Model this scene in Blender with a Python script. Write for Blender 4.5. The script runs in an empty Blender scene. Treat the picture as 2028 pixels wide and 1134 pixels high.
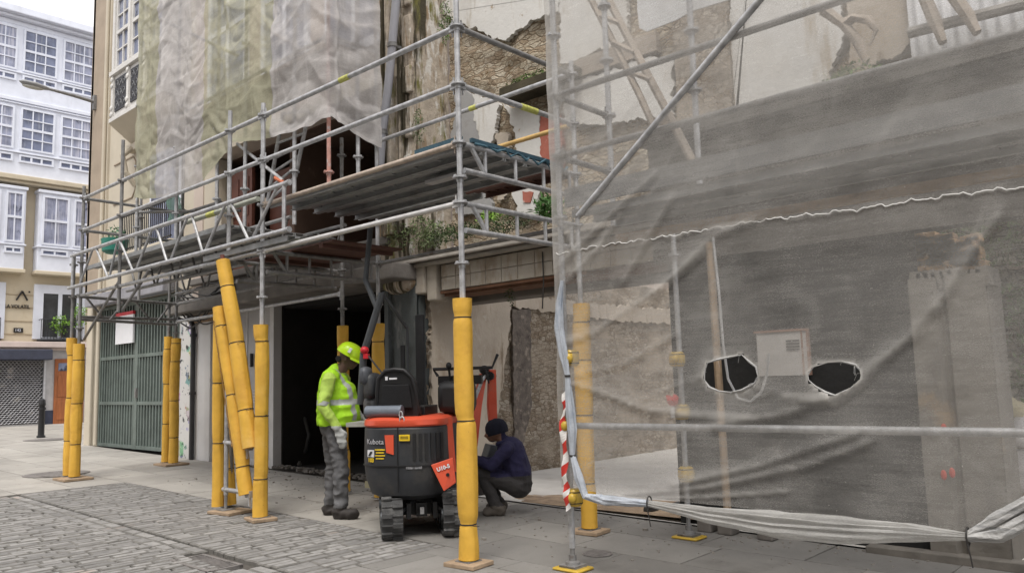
import bpy, bmesh, math, random
from mathutils import Vector as V, Matrix, noise as NZ
random.seed(7)
S = bpy.context.scene
COL = S.collection
R = math.radians

# ------------------------------------------------------------------ camera
W, H, F = 2028.0, 1134.0, 1574.57
CAM = V((4.5812, -4.4329, 1.4327))
yaw, pitch, roll = -0.7392, 0.1143, -0.0294
_cy, _sy, _cp, _sp = math.cos(yaw), math.sin(yaw), math.cos(pitch), math.sin(pitch)
FW = V((_sy*_cp, _cy*_cp, _sp)); _r = V((_cy, -_sy, 0)); _u = _r.cross(FW)
RT = _r*math.cos(roll) + _u*math.sin(roll)
UP = -_r*math.sin(roll) + _u*math.cos(roll)
cam = bpy.data.cameras.new("camera"); co = bpy.data.objects.new("camera", cam); COL.objects.link(co)
M = Matrix((RT, UP, -FW)).transposed().to_4x4(); M.translation = CAM
co.matrix_world = M
cam.sensor_fit = 'HORIZONTAL'; cam.sensor_width = 36.0; cam.lens = F/W*36.0
cam.clip_start = 0.05; cam.clip_end = 600
S.camera = co

# ------------------------------------------------------------------ world, sun, exposure
SUN_EL, SUN_AZ = 62.0, 150.0      # azimuth: clockwise from +Y
wd = bpy.data.worlds.new("World"); S.world = wd; wd.use_nodes = True
nt = wd.node_tree
bg = nt.nodes['Background']
sk = nt.nodes.new('ShaderNodeTexSky'); sk.sky_type = 'NISHITA'; sk.sun_disc = False
sk.sun_elevation = R(SUN_EL); sk.sun_rotation = R(SUN_AZ); sk.air_density = 1.0; sk.dust_density = 4.0; sk.ozone_density = 1.0
hs = nt.nodes.new('ShaderNodeHueSaturation'); hs.inputs['Saturation'].default_value = 0.22
mxw = nt.nodes.new('ShaderNodeMix'); mxw.data_type = 'RGBA'; mxw.inputs[0].default_value = 0.8      # high even cloud over the clear sky
mxw.inputs[7].default_value = (6.2, 6.2, 6.4, 1)
nt.links.new(sk.outputs[0], hs.inputs['Color']); nt.links.new(hs.outputs[0], mxw.inputs[6]); nt.links.new(mxw.outputs[2], bg.inputs[0])
bg.inputs[1].default_value = 0.15
sl = bpy.data.lights.new("sun", 'SUN'); so = bpy.data.objects.new("sun", sl); COL.objects.link(so)
sl.energy = 1.5; sl.angle = R(22); sl.color = (1.0, 0.96, 0.9)
_sd = V((math.sin(R(SUN_AZ))*math.cos(R(SUN_EL)), math.cos(R(SUN_AZ))*math.cos(R(SUN_EL)), math.sin(R(SUN_EL))))
so.rotation_euler = _sd.to_track_quat('Z', 'Y').to_euler()
S.view_settings.view_transform = 'Standard'; S.view_settings.look = 'None'
S.view_settings.gamma = 1.0; S.view_settings.exposure = 0.82
S.cycles.transparent_max_bounces = 24
S.cycles.max_bounces = 8
S.cycles.use_denoising = True

# ------------------------------------------------------------------ pixel -> place helpers (real planes at real distances)
def ray(x, y): return RT*((x-W/2)/F) - UP*((y-H/2)/F) + FW
def onY(x, y, Y): v = ray(x, y); return CAM + v*((Y-CAM.y)/v.y)
def onX(x, y, X): v = ray(x, y); return CAM + v*((X-CAM.x)/v.x)
def onZ(x, y, Z): v = ray(x, y); return CAM + v*((Z-CAM.z)/v.z)
SX = -0.0152
def gz(x): return SX*x
def gnd(x, y): v = ray(x, y); return CAM + v*((SX*CAM.x-CAM.z)/(v.z-SX*v.x))

# ------------------------------------------------------------------ materials
MATS = {}
class NT:
    def __init__(s, name):
        m = bpy.data.materials.new(name); m.use_nodes = True
        s.m = m; s.t = m.node_tree; s.b = s.t.nodes['Principled BSDF']
        s.pos = s.t.nodes.new('ShaderNodeNewGeometry')
    def n(s, ty, **kw):
        o = s.t.nodes.new(ty)
        for k, v in kw.items(): setattr(o, k, v)
        return o
    def l(s, a, b): s.t.links.new(a, b)
    def vec(s, stretch=None):
        if not stretch: return s.pos.outputs['Position']
        mp = s.n('ShaderNodeMapping'); mp.inputs['Scale'].default_value = stretch
        s.l(s.pos.outputs['Position'], mp.inputs['Vector']); return mp.outputs[0]
    def noise(s, scale, detail=6, rough=0.6, stretch=None, dist=0.0):
        o = s.n('ShaderNodeTexNoise'); o.inputs['Scale'].default_value = scale
        o.inputs['Detail'].default_value = detail; o.inputs['Roughness'].default_value = rough
        o.inputs['Distortion'].default_value = dist
        s.l(s.vec(stretch), o.inputs['Vector']); return o.outputs['Fac']
    def ramp(s, fac, a, b):
        o = s.n('ShaderNodeMapRange'); o.inputs['From Min'].default_value = a; o.inputs['From Max'].default_value = b
        o.clamp = True
        s.l(fac, o.inputs['Value']); return o.outputs[0]
    def mix(s, fac, a, b, mode='MIX'):
        o = s.n('ShaderNodeMix', data_type='RGBA', blend_type=mode)
        for sock, v in ((o.inputs[0], fac), (o.inputs[6], a), (o.inputs[7], b)):
            if isinstance(v, (int, float)): sock.default_value = v
            elif isinstance(v, tuple): sock.default_value = v if len(v) == 4 else (*v, 1)
            else: s.l(v, sock)
        return o.outputs[2]
    def math(s, op, a, b=0.0):
        o = s.n('ShaderNodeMath', operation=op)
        for i, v in enumerate((a, b)):
            if isinstance(v, (int, float)): o.inputs[i].default_value = v
            else: s.l(v, o.inputs[i])
        return o.outputs[0]
def mat(name, col, rough=0.75, metal=0.0, var=0.18, scale=6.0, bump=0.15, bscale=45.0, layers=(), island=0.0, spec=0.4, stretch=None):
    """layers: (colour, noise scale, threshold, softness[, stretch]) blended one over the other."""
    if name in MATS: return MATS[name]
    t = NT(name)
    lo = tuple(c*(1-var) for c in col); hi = tuple(min(1, c*(1+var)) for c in col)
    c = t.mix(t.ramp(t.noise(scale, stretch=stretch), .3, .7), lo, hi)
    for L in layers:
        c2, sc, th, sf = L[:4]; st = L[4] if len(L) > 4 else None
        c = t.mix(t.ramp(t.noise(sc, 9, .65, st), th, th+sf), c, c2)
    if island:
        a = t.math('MULTIPLY_ADD', t.pos.outputs['Random Per Island'], island*2)
        t.t.nodes[-1].inputs[2].default_value = 1-island
        cx = t.n('ShaderNodeCombineColor')
        for i in range(3): t.l(a, cx.inputs[i])
        c = t.mix(1.0, c, cx.outputs[0], 'MULTIPLY')
    t.l(c, t.b.inputs['Base Color'])
    t.b.inputs['Roughness'].default_value = rough; t.b.inputs['Metallic'].default_value = metal
    t.b.inputs['Specular IOR Level'].default_value = spec
    if bump:
        b = t.n('ShaderNodeBump'); b.inputs['Strength'].default_value = min(1, bump); b.inputs['Distance'].default_value = 0.02
        t.l(t.noise(bscale, 8, .65), b.inputs['Height']); t.l(b.outputs[0], t.b.inputs['Normal'])
    MATS[name] = t.m
    return t.m
def netmat(name, col, alpha, trans=0.35, weave=260.0):
    t = NT(name)
    at = t.n('ShaderNodeAttribute', attribute_name='dens')
    n1 = t.noise(2.2, 6, .6); n2 = t.noise(7.0, 8, .72, (.45, 1, 5.5)); n4 = t.noise(55.0, 2, .5); n3 = t.noise(weave, 2, .5, (.35, .35, 1.6))
    a = t.math('ADD', t.math('MULTIPLY', t.math('SUBTRACT', n1, .5), .35), t.math('MULTIPLY', t.math('SUBTRACT', n2, .5), .42))
    a = t.math('ADD', a, t.math('MULTIPLY', t.ramp(n4, .75, .79), .45))
    a = t.math('ADD', a, t.math('MULTIPLY', t.math('SUBTRACT', n3, .5), .45))
    a = t.math('ADD', t.math('ADD', a, alpha), at.outputs['Fac'])
    a = t.math('MINIMUM', t.math('MAXIMUM', a, 0.03), 0.97)
    c = t.mix(t.ramp(t.noise(3.5, 7), .3, .7), tuple(x*.86 for x in col), tuple(min(1, x*1.1) for x in col))
    d = t.n('ShaderNodeBsdfDiffuse'); tr = t.n('ShaderNodeBsdfTranslucent'); tp = t.n('ShaderNodeBsdfTransparent')
    t.l(c, d.inputs[0]); t.l(c, tr.inputs[0])
    m1 = t.n('ShaderNodeMixShader'); m1.inputs[0].default_value = trans; t.l(d.outputs[0], m1.inputs[1]); t.l(tr.outputs[0], m1.inputs[2])
    m2 = t.n('ShaderNodeMixShader'); t.l(a, m2.inputs[0]); t.l(tp.outputs[0], m2.inputs[1]); t.l(m1.outputs[0], m2.inputs[2])
    t.l(m2.outputs[0], t.t.nodes['Material Output'].inputs['Surface'])
    return t.m
def stonemat(name, cols, mortar, scale, stretch=(1, 1, 1.7), bump=1.0, layers=(), edge=.10, rough=.95):
    """irregular stones: voronoi cells with recessed joints"""
    t = NT(name)
    wv = t.n('ShaderNodeVectorMath', operation='MULTIPLY_ADD'); nzv = t.n('ShaderNodeTexNoise'); nzv.inputs['Scale'].default_value = scale*.8; t.l(t.pos.outputs['Position'], nzv.inputs['Vector'])
    t.l(nzv.outputs['Color'], wv.inputs[0]); wv.inputs[1].default_value = (.9/scale,)*3; t.l(t.vec(stretch), wv.inputs[2])
    v = t.n('ShaderNodeTexVoronoi'); v.inputs['Scale'].default_value = scale; t.l(wv.outputs[0], v.inputs['Vector'])
    e = t.n('ShaderNodeTexVoronoi', feature='DISTANCE_TO_EDGE'); e.inputs['Scale'].default_value = scale; t.l(wv.outputs[0], e.inputs['Vector'])
    sp = t.n('ShaderNodeSeparateColor'); t.l(v.outputs['Color'], sp.inputs[0])
    c = t.mix(t.ramp(sp.outputs[0], .0, .8), cols[0], cols[1]); c = t.mix(t.ramp(sp.outputs[1], .55, .7), c, cols[2])
    fn = t.noise(scale*5, 8, .7); c = t.mix(t.ramp(fn, .42, .75), c, tuple(x*.5 for x in cols[0])); c = t.mix(t.ramp(t.noise(scale*2.2, 8, .7), .5, .75), c, cols[1])
    ed = t.ramp(e.outputs['Distance'], .0, edge)
    c = t.mix(ed, mortar, c)
    for L in layers:
        c2, sc, th, sf = L[:4]; st = L[4] if len(L) > 4 else None
        c = t.mix(t.ramp(t.noise(sc, 9, .65, st), th, th+sf), c, c2)
    t.l(c, t.b.inputs['Base Color']); t.b.inputs['Roughness'].default_value = rough; t.b.inputs['Specular IOR Level'].default_value = .2
    b = t.n('ShaderNodeBump'); b.inputs['Strength'].default_value = bump; b.inputs['Distance'].default_value = .05
    t.l(t.math('ADD', t.math('MULTIPLY', ed, .45), t.math('MULTIPLY', fn, .8)), b.inputs['Height']); t.l(b.outputs[0], t.b.inputs['Normal'])
    MATS[name] = t.m; return t.m
def glassmat(name, col, rough=0.08):
    return mat(name, col, rough, 0, .25, 2.0, 0, spec=0.8)

STEEL = mat('galvanised_steel', (.40, .40, .405), .5, .45, .3, 14, .1, 60, [((.20, .19, .18), 9, .58, .2), ((.22, .12, .07), 16, .68, .08)])
STEEL_D = mat('dull_steel', (.22, .215, .21), .6, .35, .3, 12, .1, 60, [((.12, .09, .07), 9, .58, .15)])
STEEL_R = mat('reddish_primer', (.42, .22, .18), .7, 0, .25, 12, .1, 60, [((.4, .38, .37), 8, .55, .1)])
DECK = mat('deck_steel', (.31, .315, .315), .6, .3, .25, 6, .12, 50, [((.10, .09, .08), 3, .55, .25)])
PLY = mat('brown_plywood', (.085, .038, .028), .7, 0, .25, 5, .05, 50)
FOAM = mat('yellow_foam', (.65, .375, .05), .62, 0, .16, 3, .35, 14, [((.48, .245, .04), 2.6, .54, .25), ((.70, .45, .13), 1.8, .60, .25), ((.25, .14, .05), 18, .68, .06), ((.36, .20, .06), 5, .66, .1, (1, 1, .4))])
STRAP = mat('black_strap', (.03, .027, .025), .6, 0, .2, 20, 0)
CLAMPY = mat('yellow_plastic', (.50, .33, .045), .35, 0, .12, 8, .05, 50, [((.25, .15, .04), 14, .66, .08)])
BOARD = mat('raw_timber', (.33, .24, .16), .8, 0, .25, 9, .2, 40, [((.15, .11, .08), 6, .6, .15)])

# ------------------------------------------------------------------ mesh builder
ORG = {}
class MB:
    def __init__(s): s.v = []; s.f = []; s.mi = []; s.cur = 0
    def add(s, vs, fs):
        o = len(s.v); s.v.extend(V(p) for p in vs)
        for f in fs: s.f.append(tuple(i+o for i in f)); s.mi.append(s.cur)
    def box(s, c, size, rot=None):
        c = V(c); h = [x/2 for x in size]
        vs = [V((sx*h[0], sy*h[1], sz*h[2])) for sx in (-1, 1) for sy in (-1, 1) for sz in (-1, 1)]
        if rot is not None: vs = [rot @ p for p in vs]
        s.add([c+p for p in vs], [(0, 1, 3, 2), (4, 6, 7, 5), (0, 4, 5, 1), (2, 3, 7, 6), (0, 2, 6, 4), (1, 5, 7, 3)])
    def bx(s, x0, x1, y0, y1, z0, z1): s.box(((x0+x1)/2, (y0+y1)/2, (z0+z1)/2), (abs(x1-x0), abs(y1-y0), abs(z1-z0)))
    def tube(s, p0, p1, r, n=10, r2=None): s.path([p0, p1], [r, r if r2 is None else r2], n)
    def path(s, pts, rad, n=10, cap=True, wob=None, flat=None):
        pts = [V(p) for p in pts]; k = len(pts)
        if not isinstance(rad, (list, tuple)): rad = [rad]*k
        rings = []; up = None
        for i, p in enumerate(pts):
            t = (pts[min(i+1, k-1)]-pts[max(i-1, 0)])
            t = t.normalized() if t.length > 1e-9 else V((0, 0, 1))
            if up is None: up = V((0, 0, 1)) if abs(t.z) < .9 else V((1, 0, 0))
            a = t.cross(up)
            if a.length < 1e-6: a = t.cross(V((0, 1, 0)))
            a.normalize(); b = a.cross(t).normalized(); up = b
            ring = []
            for j in range(n):
                th = 2*math.pi*j/n; r = rad[i]
                if wob: r *= wob(i/(k-1), th)
                fa, fb = flat or (1, 1)
                ring.append(p + a*(math.cos(th)*r*fa) + b*(math.sin(th)*r*fb))
            rings.append(ring)
        vs = [q for rg in rings for q in rg]; fs = []
        for i in range(k-1):
            for j in range(n):
                j2 = (j+1) % n
                fs.append((i*n+j, i*n+j2, (i+1)*n+j2, (i+1)*n+j))
        if cap: fs.append(tuple(range(n-1, -1, -1))); fs.append(tuple((k-1)*n+j for j in range(n)))
        s.add(vs, fs)
    def prism(s, poly, vec):
        n = len(poly); vec = V(vec); a = [V(p) for p in poly]
        s.add(a+[p+vec for p in a], [tuple(range(n))[::-1], tuple(range(n, 2*n))] + [(i, (i+1) % n, n+(i+1) % n, n+i) for i in range(n)])
    def lathe(s, c, prof, n=20, axis='Z'):
        c = V(c); vs = []; fs = []; k = len(prof)
        for r, z in prof:
            for j in range(n):
                th = 2*math.pi*j/n; x, y = r*math.cos(th), r*math.sin(th)
                vs.append(c + (V((x, y, z)) if axis == 'Z' else V((z, x, y)) if axis == 'X' else V((x, z, y))))
        for i in range(k-1):
            for j in range(n): fs.append((i*n+j, i*n+(j+1) % n, (i+1)*n+(j+1) % n, (i+1)*n+j))
        fs.append(tuple(range(n-1, -1, -1))); fs.append(tuple((k-1)*n+j for j in range(n)))
        s.add(vs, fs)
    def ell(s, c, rx, ry, rz, nu=16, nv=10, rot=None):
        c = V(c); vs = []; fs = []
        for i in range(nv+1):
            ph = math.pi*i/nv
            for j in range(nu):
                th = 2*math.pi*j/nu
                p = V((rx*math.sin(ph)*math.cos(th), ry*math.sin(ph)*math.sin(th), rz*math.cos(ph)))
                vs.append(c + (rot @ p if rot is not None else p))
        for i in range(nv):
            for j in range(nu): fs.append((i*nu+j, (i+1)*nu+j, (i+1)*nu+(j+1) % nu, i*nu+(j+1) % nu))
        s.add(vs, fs)
    def grid(s, fn, nu, nv):
        s.add([fn(i/nu, j/nv) for j in range(nv+1) for i in range(nu+1)],
              [(j*(nu+1)+i, j*(nu+1)+i+1, (j+1)*(nu+1)+i+1, (j+1)*(nu+1)+i) for j in range(nv) for i in range(nu)])
    def leaf(s, c, d, w, up):
        d = V(d); sd = d.cross(V(up)); sd = sd.normalized()*w if sd.length > 1e-6 else V((w, 0, 0))
        c = V(c); m = c+d*.5+V(up).normalized()*w*.4
        s.add([c, m-sd, c+d, m+sd], [(0, 1, 2, 3)])
    def build(s, name, m, parent=None, smooth=True, bevel=0.0, angle=38, origin=None, attr=None):
        me = bpy.data.meshes.new(name)
        if parent is not None: org = ORG[parent]
        elif origin is not None: org = V(origin)
        else:
            lo = [min(p[i] for p in s.v) for i in range(3)]; hi = [max(p[i] for p in s.v) for i in range(3)]
            org = V(((lo[0]+hi[0])/2, (lo[1]+hi[1])/2, lo[2]))
        me.from_pydata([tuple(p-org) for p in s.v], [], s.f)
        ms = m if isinstance(m, (list, tuple)) else [m]
        for q in ms: me.materials.append(q)
        if len(ms) > 1: me.polygons.foreach_set('material_index', s.mi)
        bm = bmesh.new(); bm.from_mesh(me); bmesh.ops.recalc_face_normals(bm, faces=bm.faces); bm.to_mesh(me); bm.free()
        if smooth:
            me.polygons.foreach_set('use_smooth', [True]*len(me.polygons)); me.set_sharp_from_angle(angle=R(angle))
        if attr is not None:
            a = me.attributes.new('dens', 'FLOAT', 'POINT'); a.data.foreach_set('value', attr)
        me.update()
        o = bpy.data.objects.new(name, me); COL.objects.link(o)
        if parent is not None: o.parent = parent
        else: o.location = org
        ORG[o] = org
        if bevel:
            b = o.modifiers.new('bevel', 'BEVEL'); b.width = bevel; b.segments = 2; b.limit_method = 'ANGLE'; b.angle_limit = R(35)
        return o
def tag(o, label=None, cat=None, group=None, kind=None):
    if label: o['label'] = label
    if cat: o['category'] = cat
    if group: o['group'] = group
    if kind: o['kind'] = kind
    return o
def thing(name, label, cat, loc, rotz=0.0, group=None, local=False):
    o = bpy.data.objects.new(name, None); COL.objects.link(o); o.empty_display_size = .1
    o.location = loc; o.rotation_euler = (0, 0, rotz)
    ORG[o] = V((0, 0, 0)) if local else V(loc)
    return tag(o, label, cat, group)
def text(body, size, name, m, parent, origin, right, up, depth=0.004, align='LEFT', bold=0.0, xs=1.0):
    cu = bpy.data.curves.new(name, 'FONT'); cu.body = body; cu.size = size; cu.extrude = depth; cu.align_x = align; cu.offset = bold
    cu.resolution_u = 3
    t = bpy.data.objects.new(name, cu); COL.objects.link(t)
    dg = bpy.context.evaluated_depsgraph_get(); me = bpy.data.meshes.new_from_object(t.evaluated_get(dg))
    bpy.data.objects.remove(t); bpy.data.curves.remove(cu)
    rt = V(right).normalized(); u = V(up).normalized(); nn = rt.cross(u)
    X = Matrix((rt, u, nn)).transposed().to_4x4(); X.translation = V(origin) - ORG[parent]
    me.transform(Matrix.Diagonal((xs, 1, 1, 1))); me.transform(X); me.materials.clear(); me.materials.append(m); me.name = name
    o = bpy.data.objects.new(name, me); COL.objects.link(o); o.parent = parent; ORG[o] = ORG[parent]
    return o
def nz(x, y, z=0.0): return NZ.noise(V((x, y, z)))
def fbm(x, y, z=0.0, oc=4): return NZ.fractal(V((x, y, z)), 0.9, 2.0, oc)
# ------------------------------------------------------------------ ground
M_GROUND = mat('joint_dirt', (.085, .075, .065), .95, 0, .3, 5, .3, 30)
M_SLAB = mat('paving_slab', (.345, .325, .295), .85, 0, .12, 1.3, .25, 35, [((.23, .215, .195), 1.1, .52, .22), ((.20, .185, .165), 4.5, .62, .1), ((.12, .11, .10), 16, .70, .04), ((.44, .41, .37), 2.4, .64, .2)], island=.09)
M_SETT = mat('granite_sett', (.235, .226, .216), .8, 0, .2, 14, .35, 60, [((.36, .27, .22), 1.2, .62, .12), ((.15, .14, .13), 7, .66, .1)], island=.24)
M_JOINT = mat('joint_grime', (.155, .147, .134), .95, 0, .3, 8, .2, 40)
M_JOINT2 = mat('slab_joint', (.225, .21, .19), .95, 0, .3, 3, .2, 40)
M_CONC = mat('pale_concrete', (.52, .50, .47), .9, 0, .12, 2, .25, 30, [((.36, .33, .29), 1.6, .55, .2), ((.25, .22, .19), 6, .68, .08)])
b = MB()
for x0, x1 in ((-90, -30), (-30, 0), (0, 60)): b.add([(x0, -60, gz(x0)-.045), (x1, -60, gz(x1)-.045), (x1, 60, gz(x1)-.045), (x0, 60, gz(x0)-.045)], [(0, 1, 2, 3)])
tag(b.build('ground', M_GROUND, smooth=False), kind='structure')
def stone(b, x0, x1, y0, y1, g=.006, r=.012, top=0.0, n=1, jit=0.0):
    """one paving stone with a chamfered top following the slope"""
    x0 += g; x1 -= g; y0 += g; y1 -= g
    j = lambda: random.uniform(-jit, jit)
    t = [top+j()*.25 for _ in range(4)]
    P = [(x0+j(), y0+j()), (x1+j(), y0+j()), (x1+j(), y1+j()), (x0+j(), y1+j())]
    cx, cy = (x0+x1)/2, (y0+y1)/2
    vs = [(p[0], p[1], gz(p[0])-.045) for p in P] + [(p[0], p[1], gz(p[0])-r*.8+q) for p, q in zip(P, t)]
    vs += [(p[0]+(r if p[0] < cx else -r), p[1]+(r if p[1] < cy else -r), gz(p[0])+q) for p, q in zip(P, t)]
    fs = [(8, 9, 10, 11)]
    b.cur = 0; o0 = len(b.f)
    for i in range(4):
        k = (i+1) % 4; fs += [(i, k, 4+k, 4+i), (4+i, 4+k, 8+k, 8+i)]
    b.add(vs, fs)
    for i in range(o0+1, len(b.f)): b.mi[i] = 1
b = MB()                                      # slabs: footway, junction and the strip to the right
CX0, CX1, CY1 = -7.4, -.66, .37
def slabs(x0, x1, y0, y1, w, d):
    y = y0; row = 0
    while y < y1-.05:
        yy = min(y+d, y1); x = x0-random.uniform(0, w)
        while x < x1-.02:
            ww = w*random.uniform(.85, 1.15); xa = max(x, x0); xb = min(x+ww, x1)
            if x1-xb < .12: xb = x1
            if xb-xa > .03: stone(b, xa, xb, y, yy, .003, .005, 0, jit=.005)
            x += ww
        y = yy; row += 1
slabs(-14.5, -1.6, CY1, 2.4, 1.15, .68)
slabs(-27, CX0, -8, CY1, 1.15, .7)
slabs(-24.6, -14.5, CY1, 9.0, 1.2, .7)
tag(b.build('pavement', [M_SLAB, M_JOINT2], smooth=False), kind='structure')
b = MB(); slabs(CX1, 6, -5.5, CY1, .95, .62); slabs(-1.6, 5.5, CY1, 2.4, 1.05, .68)        # darker flags to the right
tag(b.build('right_pavement', [mat('dark_flagstone', (.215, .205, .19), .85, 0, .16, 1.3, .3, 35, [((.145, .136, .125), 1.3, .50, .2), ((.27, .255, .235), 2.1, .62, .15), ((.13, .12, .11), 5, .64, .08), ((.07, .065, .06), 15, .70, .04)], island=.13), M_JOINT], smooth=False), kind='structure')
b = MB()                                      # cobbles: courses along Y with a slight skew, a gutter across them
x = CX0
while x < CX1-.03:
    w = random.uniform(.082, .112); w = min(w, CX1-x)
    y = -6.0+random.uniform(0, .2)
    while y < CY1-.02:
        l = random.uniform(.15, .30); ye = min(y+l, CY1)
        if y < -.98 and ye > -1.24:
            ye = -1.24 if y < -1.24 else y
            if ye-y < .04: y = -.98; continue
        if ye-y > .05: stone(b, x, x+w, y, ye, .004, .012, random.uniform(-.006, .004), jit=.007)
        y = ye
    x += w
x = CX0
while x < CX1:
    w = random.uniform(.22, .32); xe = min(x+w, CX1)
    if not (x < -1.42 and xe > -2.1): 
        stone(b, x, xe, -1.24, -1.11, .006, .015, -.014, jit=.006); stone(b, x+.05, min(xe+.05, CX1), -1.11, -.98, .006, .015, -.014, jit=.006)
    x = xe
tag(b.build('cobbled_street', [M_SETT, M_JOINT], smooth=False), kind='structure')
b = MB()                                      # floor of the ruin
b.add([(-3.3, 2.4, gz(-3.3)+.012), (6, 2.4, gz(6)+.012), (6, 12, gz(6)+.012), (-3.3, 12, gz(-3.3)+.012)], [(0, 1, 2, 3)])
tag(b.build('concrete_floor', M_CONC, smooth=False), kind='structure')
b = MB()
b.add([(-1.6, 2.42, .05), (.6, 2.42, .02), (.7, 3.2, .02), (-.4, 3.9, .03), (-2.2, 3.0, .06)], [(0, 1, 2, 3, 4)])
b = MB()
b.grid(lambda u, v: V((-2.6+3.2*u, 2.42+v*1.0*(0.5+.5*u), gz(0)+.03+.035*abs(fbm(u*9, v*4))*math.sin(math.pi*v)+.02*u)), 60, 20)
tag(b.build('loose_dirt', mat('dirt', (.30, .22, .15), .95, 0, .3, 6, .6, 25, [((.17, .12, .09), 4, .55, .2)])), kind='structure')

# the houses across the street, behind the viewer: they shade this side of the street
b = MB(); b.bx(-8.5, 16, -16, -10.2, -.4, 11.5); b.bx(-8.6, 16, -16, -9.9, 11.5, 11.9)
for k in range(8):
    for zz in (1.0, 4.2, 7.4): b.bx(-7.6+k*2.9, -6.3+k*2.9, -10.24, -10.16, zz, zz+2.1)
tag(b.build('opposite_street_front', mat('opposite_render', (.42, .38, .32), .9, 0, .1, 1), smooth=False), kind='structure')

# street ironwork
def disc(name, label, x, y, r, m, cat, group=None):
    t = thing(name, label, cat, (x, y, gz(x)), group=group)
    b = MB(); b.lathe((x, y, gz(x)+.001), [(r*1.12, 0), (r*1.12, .006), (r*1.02, .008)], 40); b.build('frame', m, t)
    b = MB(); b.lathe((x, y, gz(x)+.004), [(r, 0), (r, .007)], 40)
    for k in range(-4, 5): b.bx(x-r*.75, x+r*.75, y+k*r*.16-.01, y+k*r*.16+.01, gz(x)+.008, gz(x)+.014)
    b.build('cover', m, t)
IRON = mat('cast_iron', (.19, .175, .165), .8, .1, .3, 9, .3, 60)
c = gnd(112, 938); disc('manhole_cover', 'round manhole cover by the foot of the far left yellow posts', c.x, c.y, .42, IRON, 'manhole cover')
c = gnd(1183, 1096); disc('manhole_cover', 'small round cover in the slabs beside the netted scaffold foot', c.x, c.y, .11, IRON, 'manhole cover')
c = gnd(90, 868); disc('manhole_cover', 'round manhole cover on the paving near the black bollard', c.x+.4, c.y-.1, .45, IRON, 'manhole cover')
t = thing('drain_grate', 'rusty slotted street drain grate set in the cobbled gutter', 'drain', (-1.76, -1.24, gz(-1.76)))
b = MB(); z = gz(-1.76)+.004
b.bx(-2.09, -1.43, -1.40, -1.37, z-.04, z+.0); b.bx(-2.09, -1.43, -1.13, -1.10, z-.04, z); b.bx(-2.09, -2.06, -1.4, -1.1, z-.04, z-.002); b.bx(-1.46, -1.43, -1.4, -1.1, z-.04, z-.002)
b.build('frame', IRON, t)
b = MB()
for k in range(14): b.bx(-2.05+k*.043, -2.028+k*.043, -1.37, -1.13, z-.03, z-.008)
b.build('grate', IRON, t)
t = thing('bollard', 'black street bollard in front of the shuttered shop', 'bollard', gnd(81, 866))
b = MB(); o = gnd(81, 866); b.lathe(o, [(.10, 0), (.10, .05), (.075, .06), (.07, .8), (.085, .82), (.085, .86), (.07, .95), (.02, .99)], 16); b.build('shaft', mat('black_paint', (.02, .02, .022), .45), t)
b = MB(); b.lathe(o, [(.092, .70), (.092, .76)], 16); b.build('collar', mat('black_paint', (.02, .02, .022)), t)

# ------------------------------------------------------------------ far building: white glazed galleries above a cream ground floor
M_WHITE = mat('white_joinery', (.69, .71, .78), .5, 0, .06, 3, .03, 30, [((.56, .57, .62), 1.2, .58, .2, (1, 1.5, .4))])
M_CREAM = mat('cream_render', (.58, .50, .37), .85, 0, .08, 1.2, .08, 30, [((.50, .40, .26), 1.5, .6, .2)])
M_TRIM = mat('ochre_cornice', (.54, .47, .35), .8, 0, .1, 2, .05, 30)
M_PANE = mat('curtained_glass', (.26, .275, .36), .15, 0, .35, 3, 0, spec=.25, layers=[((.47, .47, .54), 5.5, .50, .12, (1, 3, .15)), ((.07, .075, .11), 1.3, .60, .06, (1, 2, .8))])
M_PANE2 = mat('dim_glass', (.17, .19, .27), .12, 0, .4, 2, 0, spec=.3, layers=[((.30, .31, .36), 4, .55, .1, (1, 3, .3)), ((.05, .055, .08), 1.6, .6, .05)])
BX = -24.5
bd = thing('apartment_house', 'white glazed gallery house with cream ground floor across the side street', 'building', (BX, 3, .4))
b = MB(); b.bx(BX-9, BX-.02, -9, 14, 0, 13.8); b.build('wall', M_CREAM, bd, smooth=False)
b = MB(); b.bx(BX-9, BX+.55, -9.2, 14.2, 13.62, 13.72); b.bx(BX-9, BX+.75, -9.3, 14.3, 13.72, 13.98); b.bx(BX-9, BX+.35, -9.1, 14.1, 13.45, 13.62); b.build('cornice', M_WHITE, bd, smooth=False, bevel=.03)
b = MB(); b.bx(BX-9, BX-.6, -9, 14, 13.98, 14.5); b.build('roof', M_TRIM, bd, smooth=False)
def sash(y0, y1, z0, z1, x, cols, rows, parent, pane=M_PANE, t=.035, rail=True):
    b = MB(); w = .06
    b.bx(x, x+.05, y0, y0+w, z0, z1); b.bx(x, x+.05, y1-w, y1, z0, z1); b.bx(x, x+.048, y0+w, y1-w, z1-w, z1); b.bx(x, x+.048, y0+w, y1-w, z0, z0+w)
    iy0, iy1, iz0, iz1 = y0+w, y1-w, z0+w, z1-w
    for k in range(1, cols): yy = iy0+(iy1-iy0)*k/cols; b.bx(x+.004, x+.04, yy-t/2, yy+t/2, iz0, iz1)
    for k in range(1, rows):
        zz = iz0+(iz1-iz0)*k/rows; th = t*(2.2 if rail and rows % 2 == 0 and k == rows//2 else 1)
        b.bx(x+.008, x+.046, iy0, iy1, zz-th/2, zz+th/2)
    o = b.build('window', M_WHITE, parent, smooth=False)
    b = MB(); b.bx(x-.01, x+.012, iy0, iy1, iz0, iz1); b.build('pane', pane, o, smooth=False)
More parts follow.
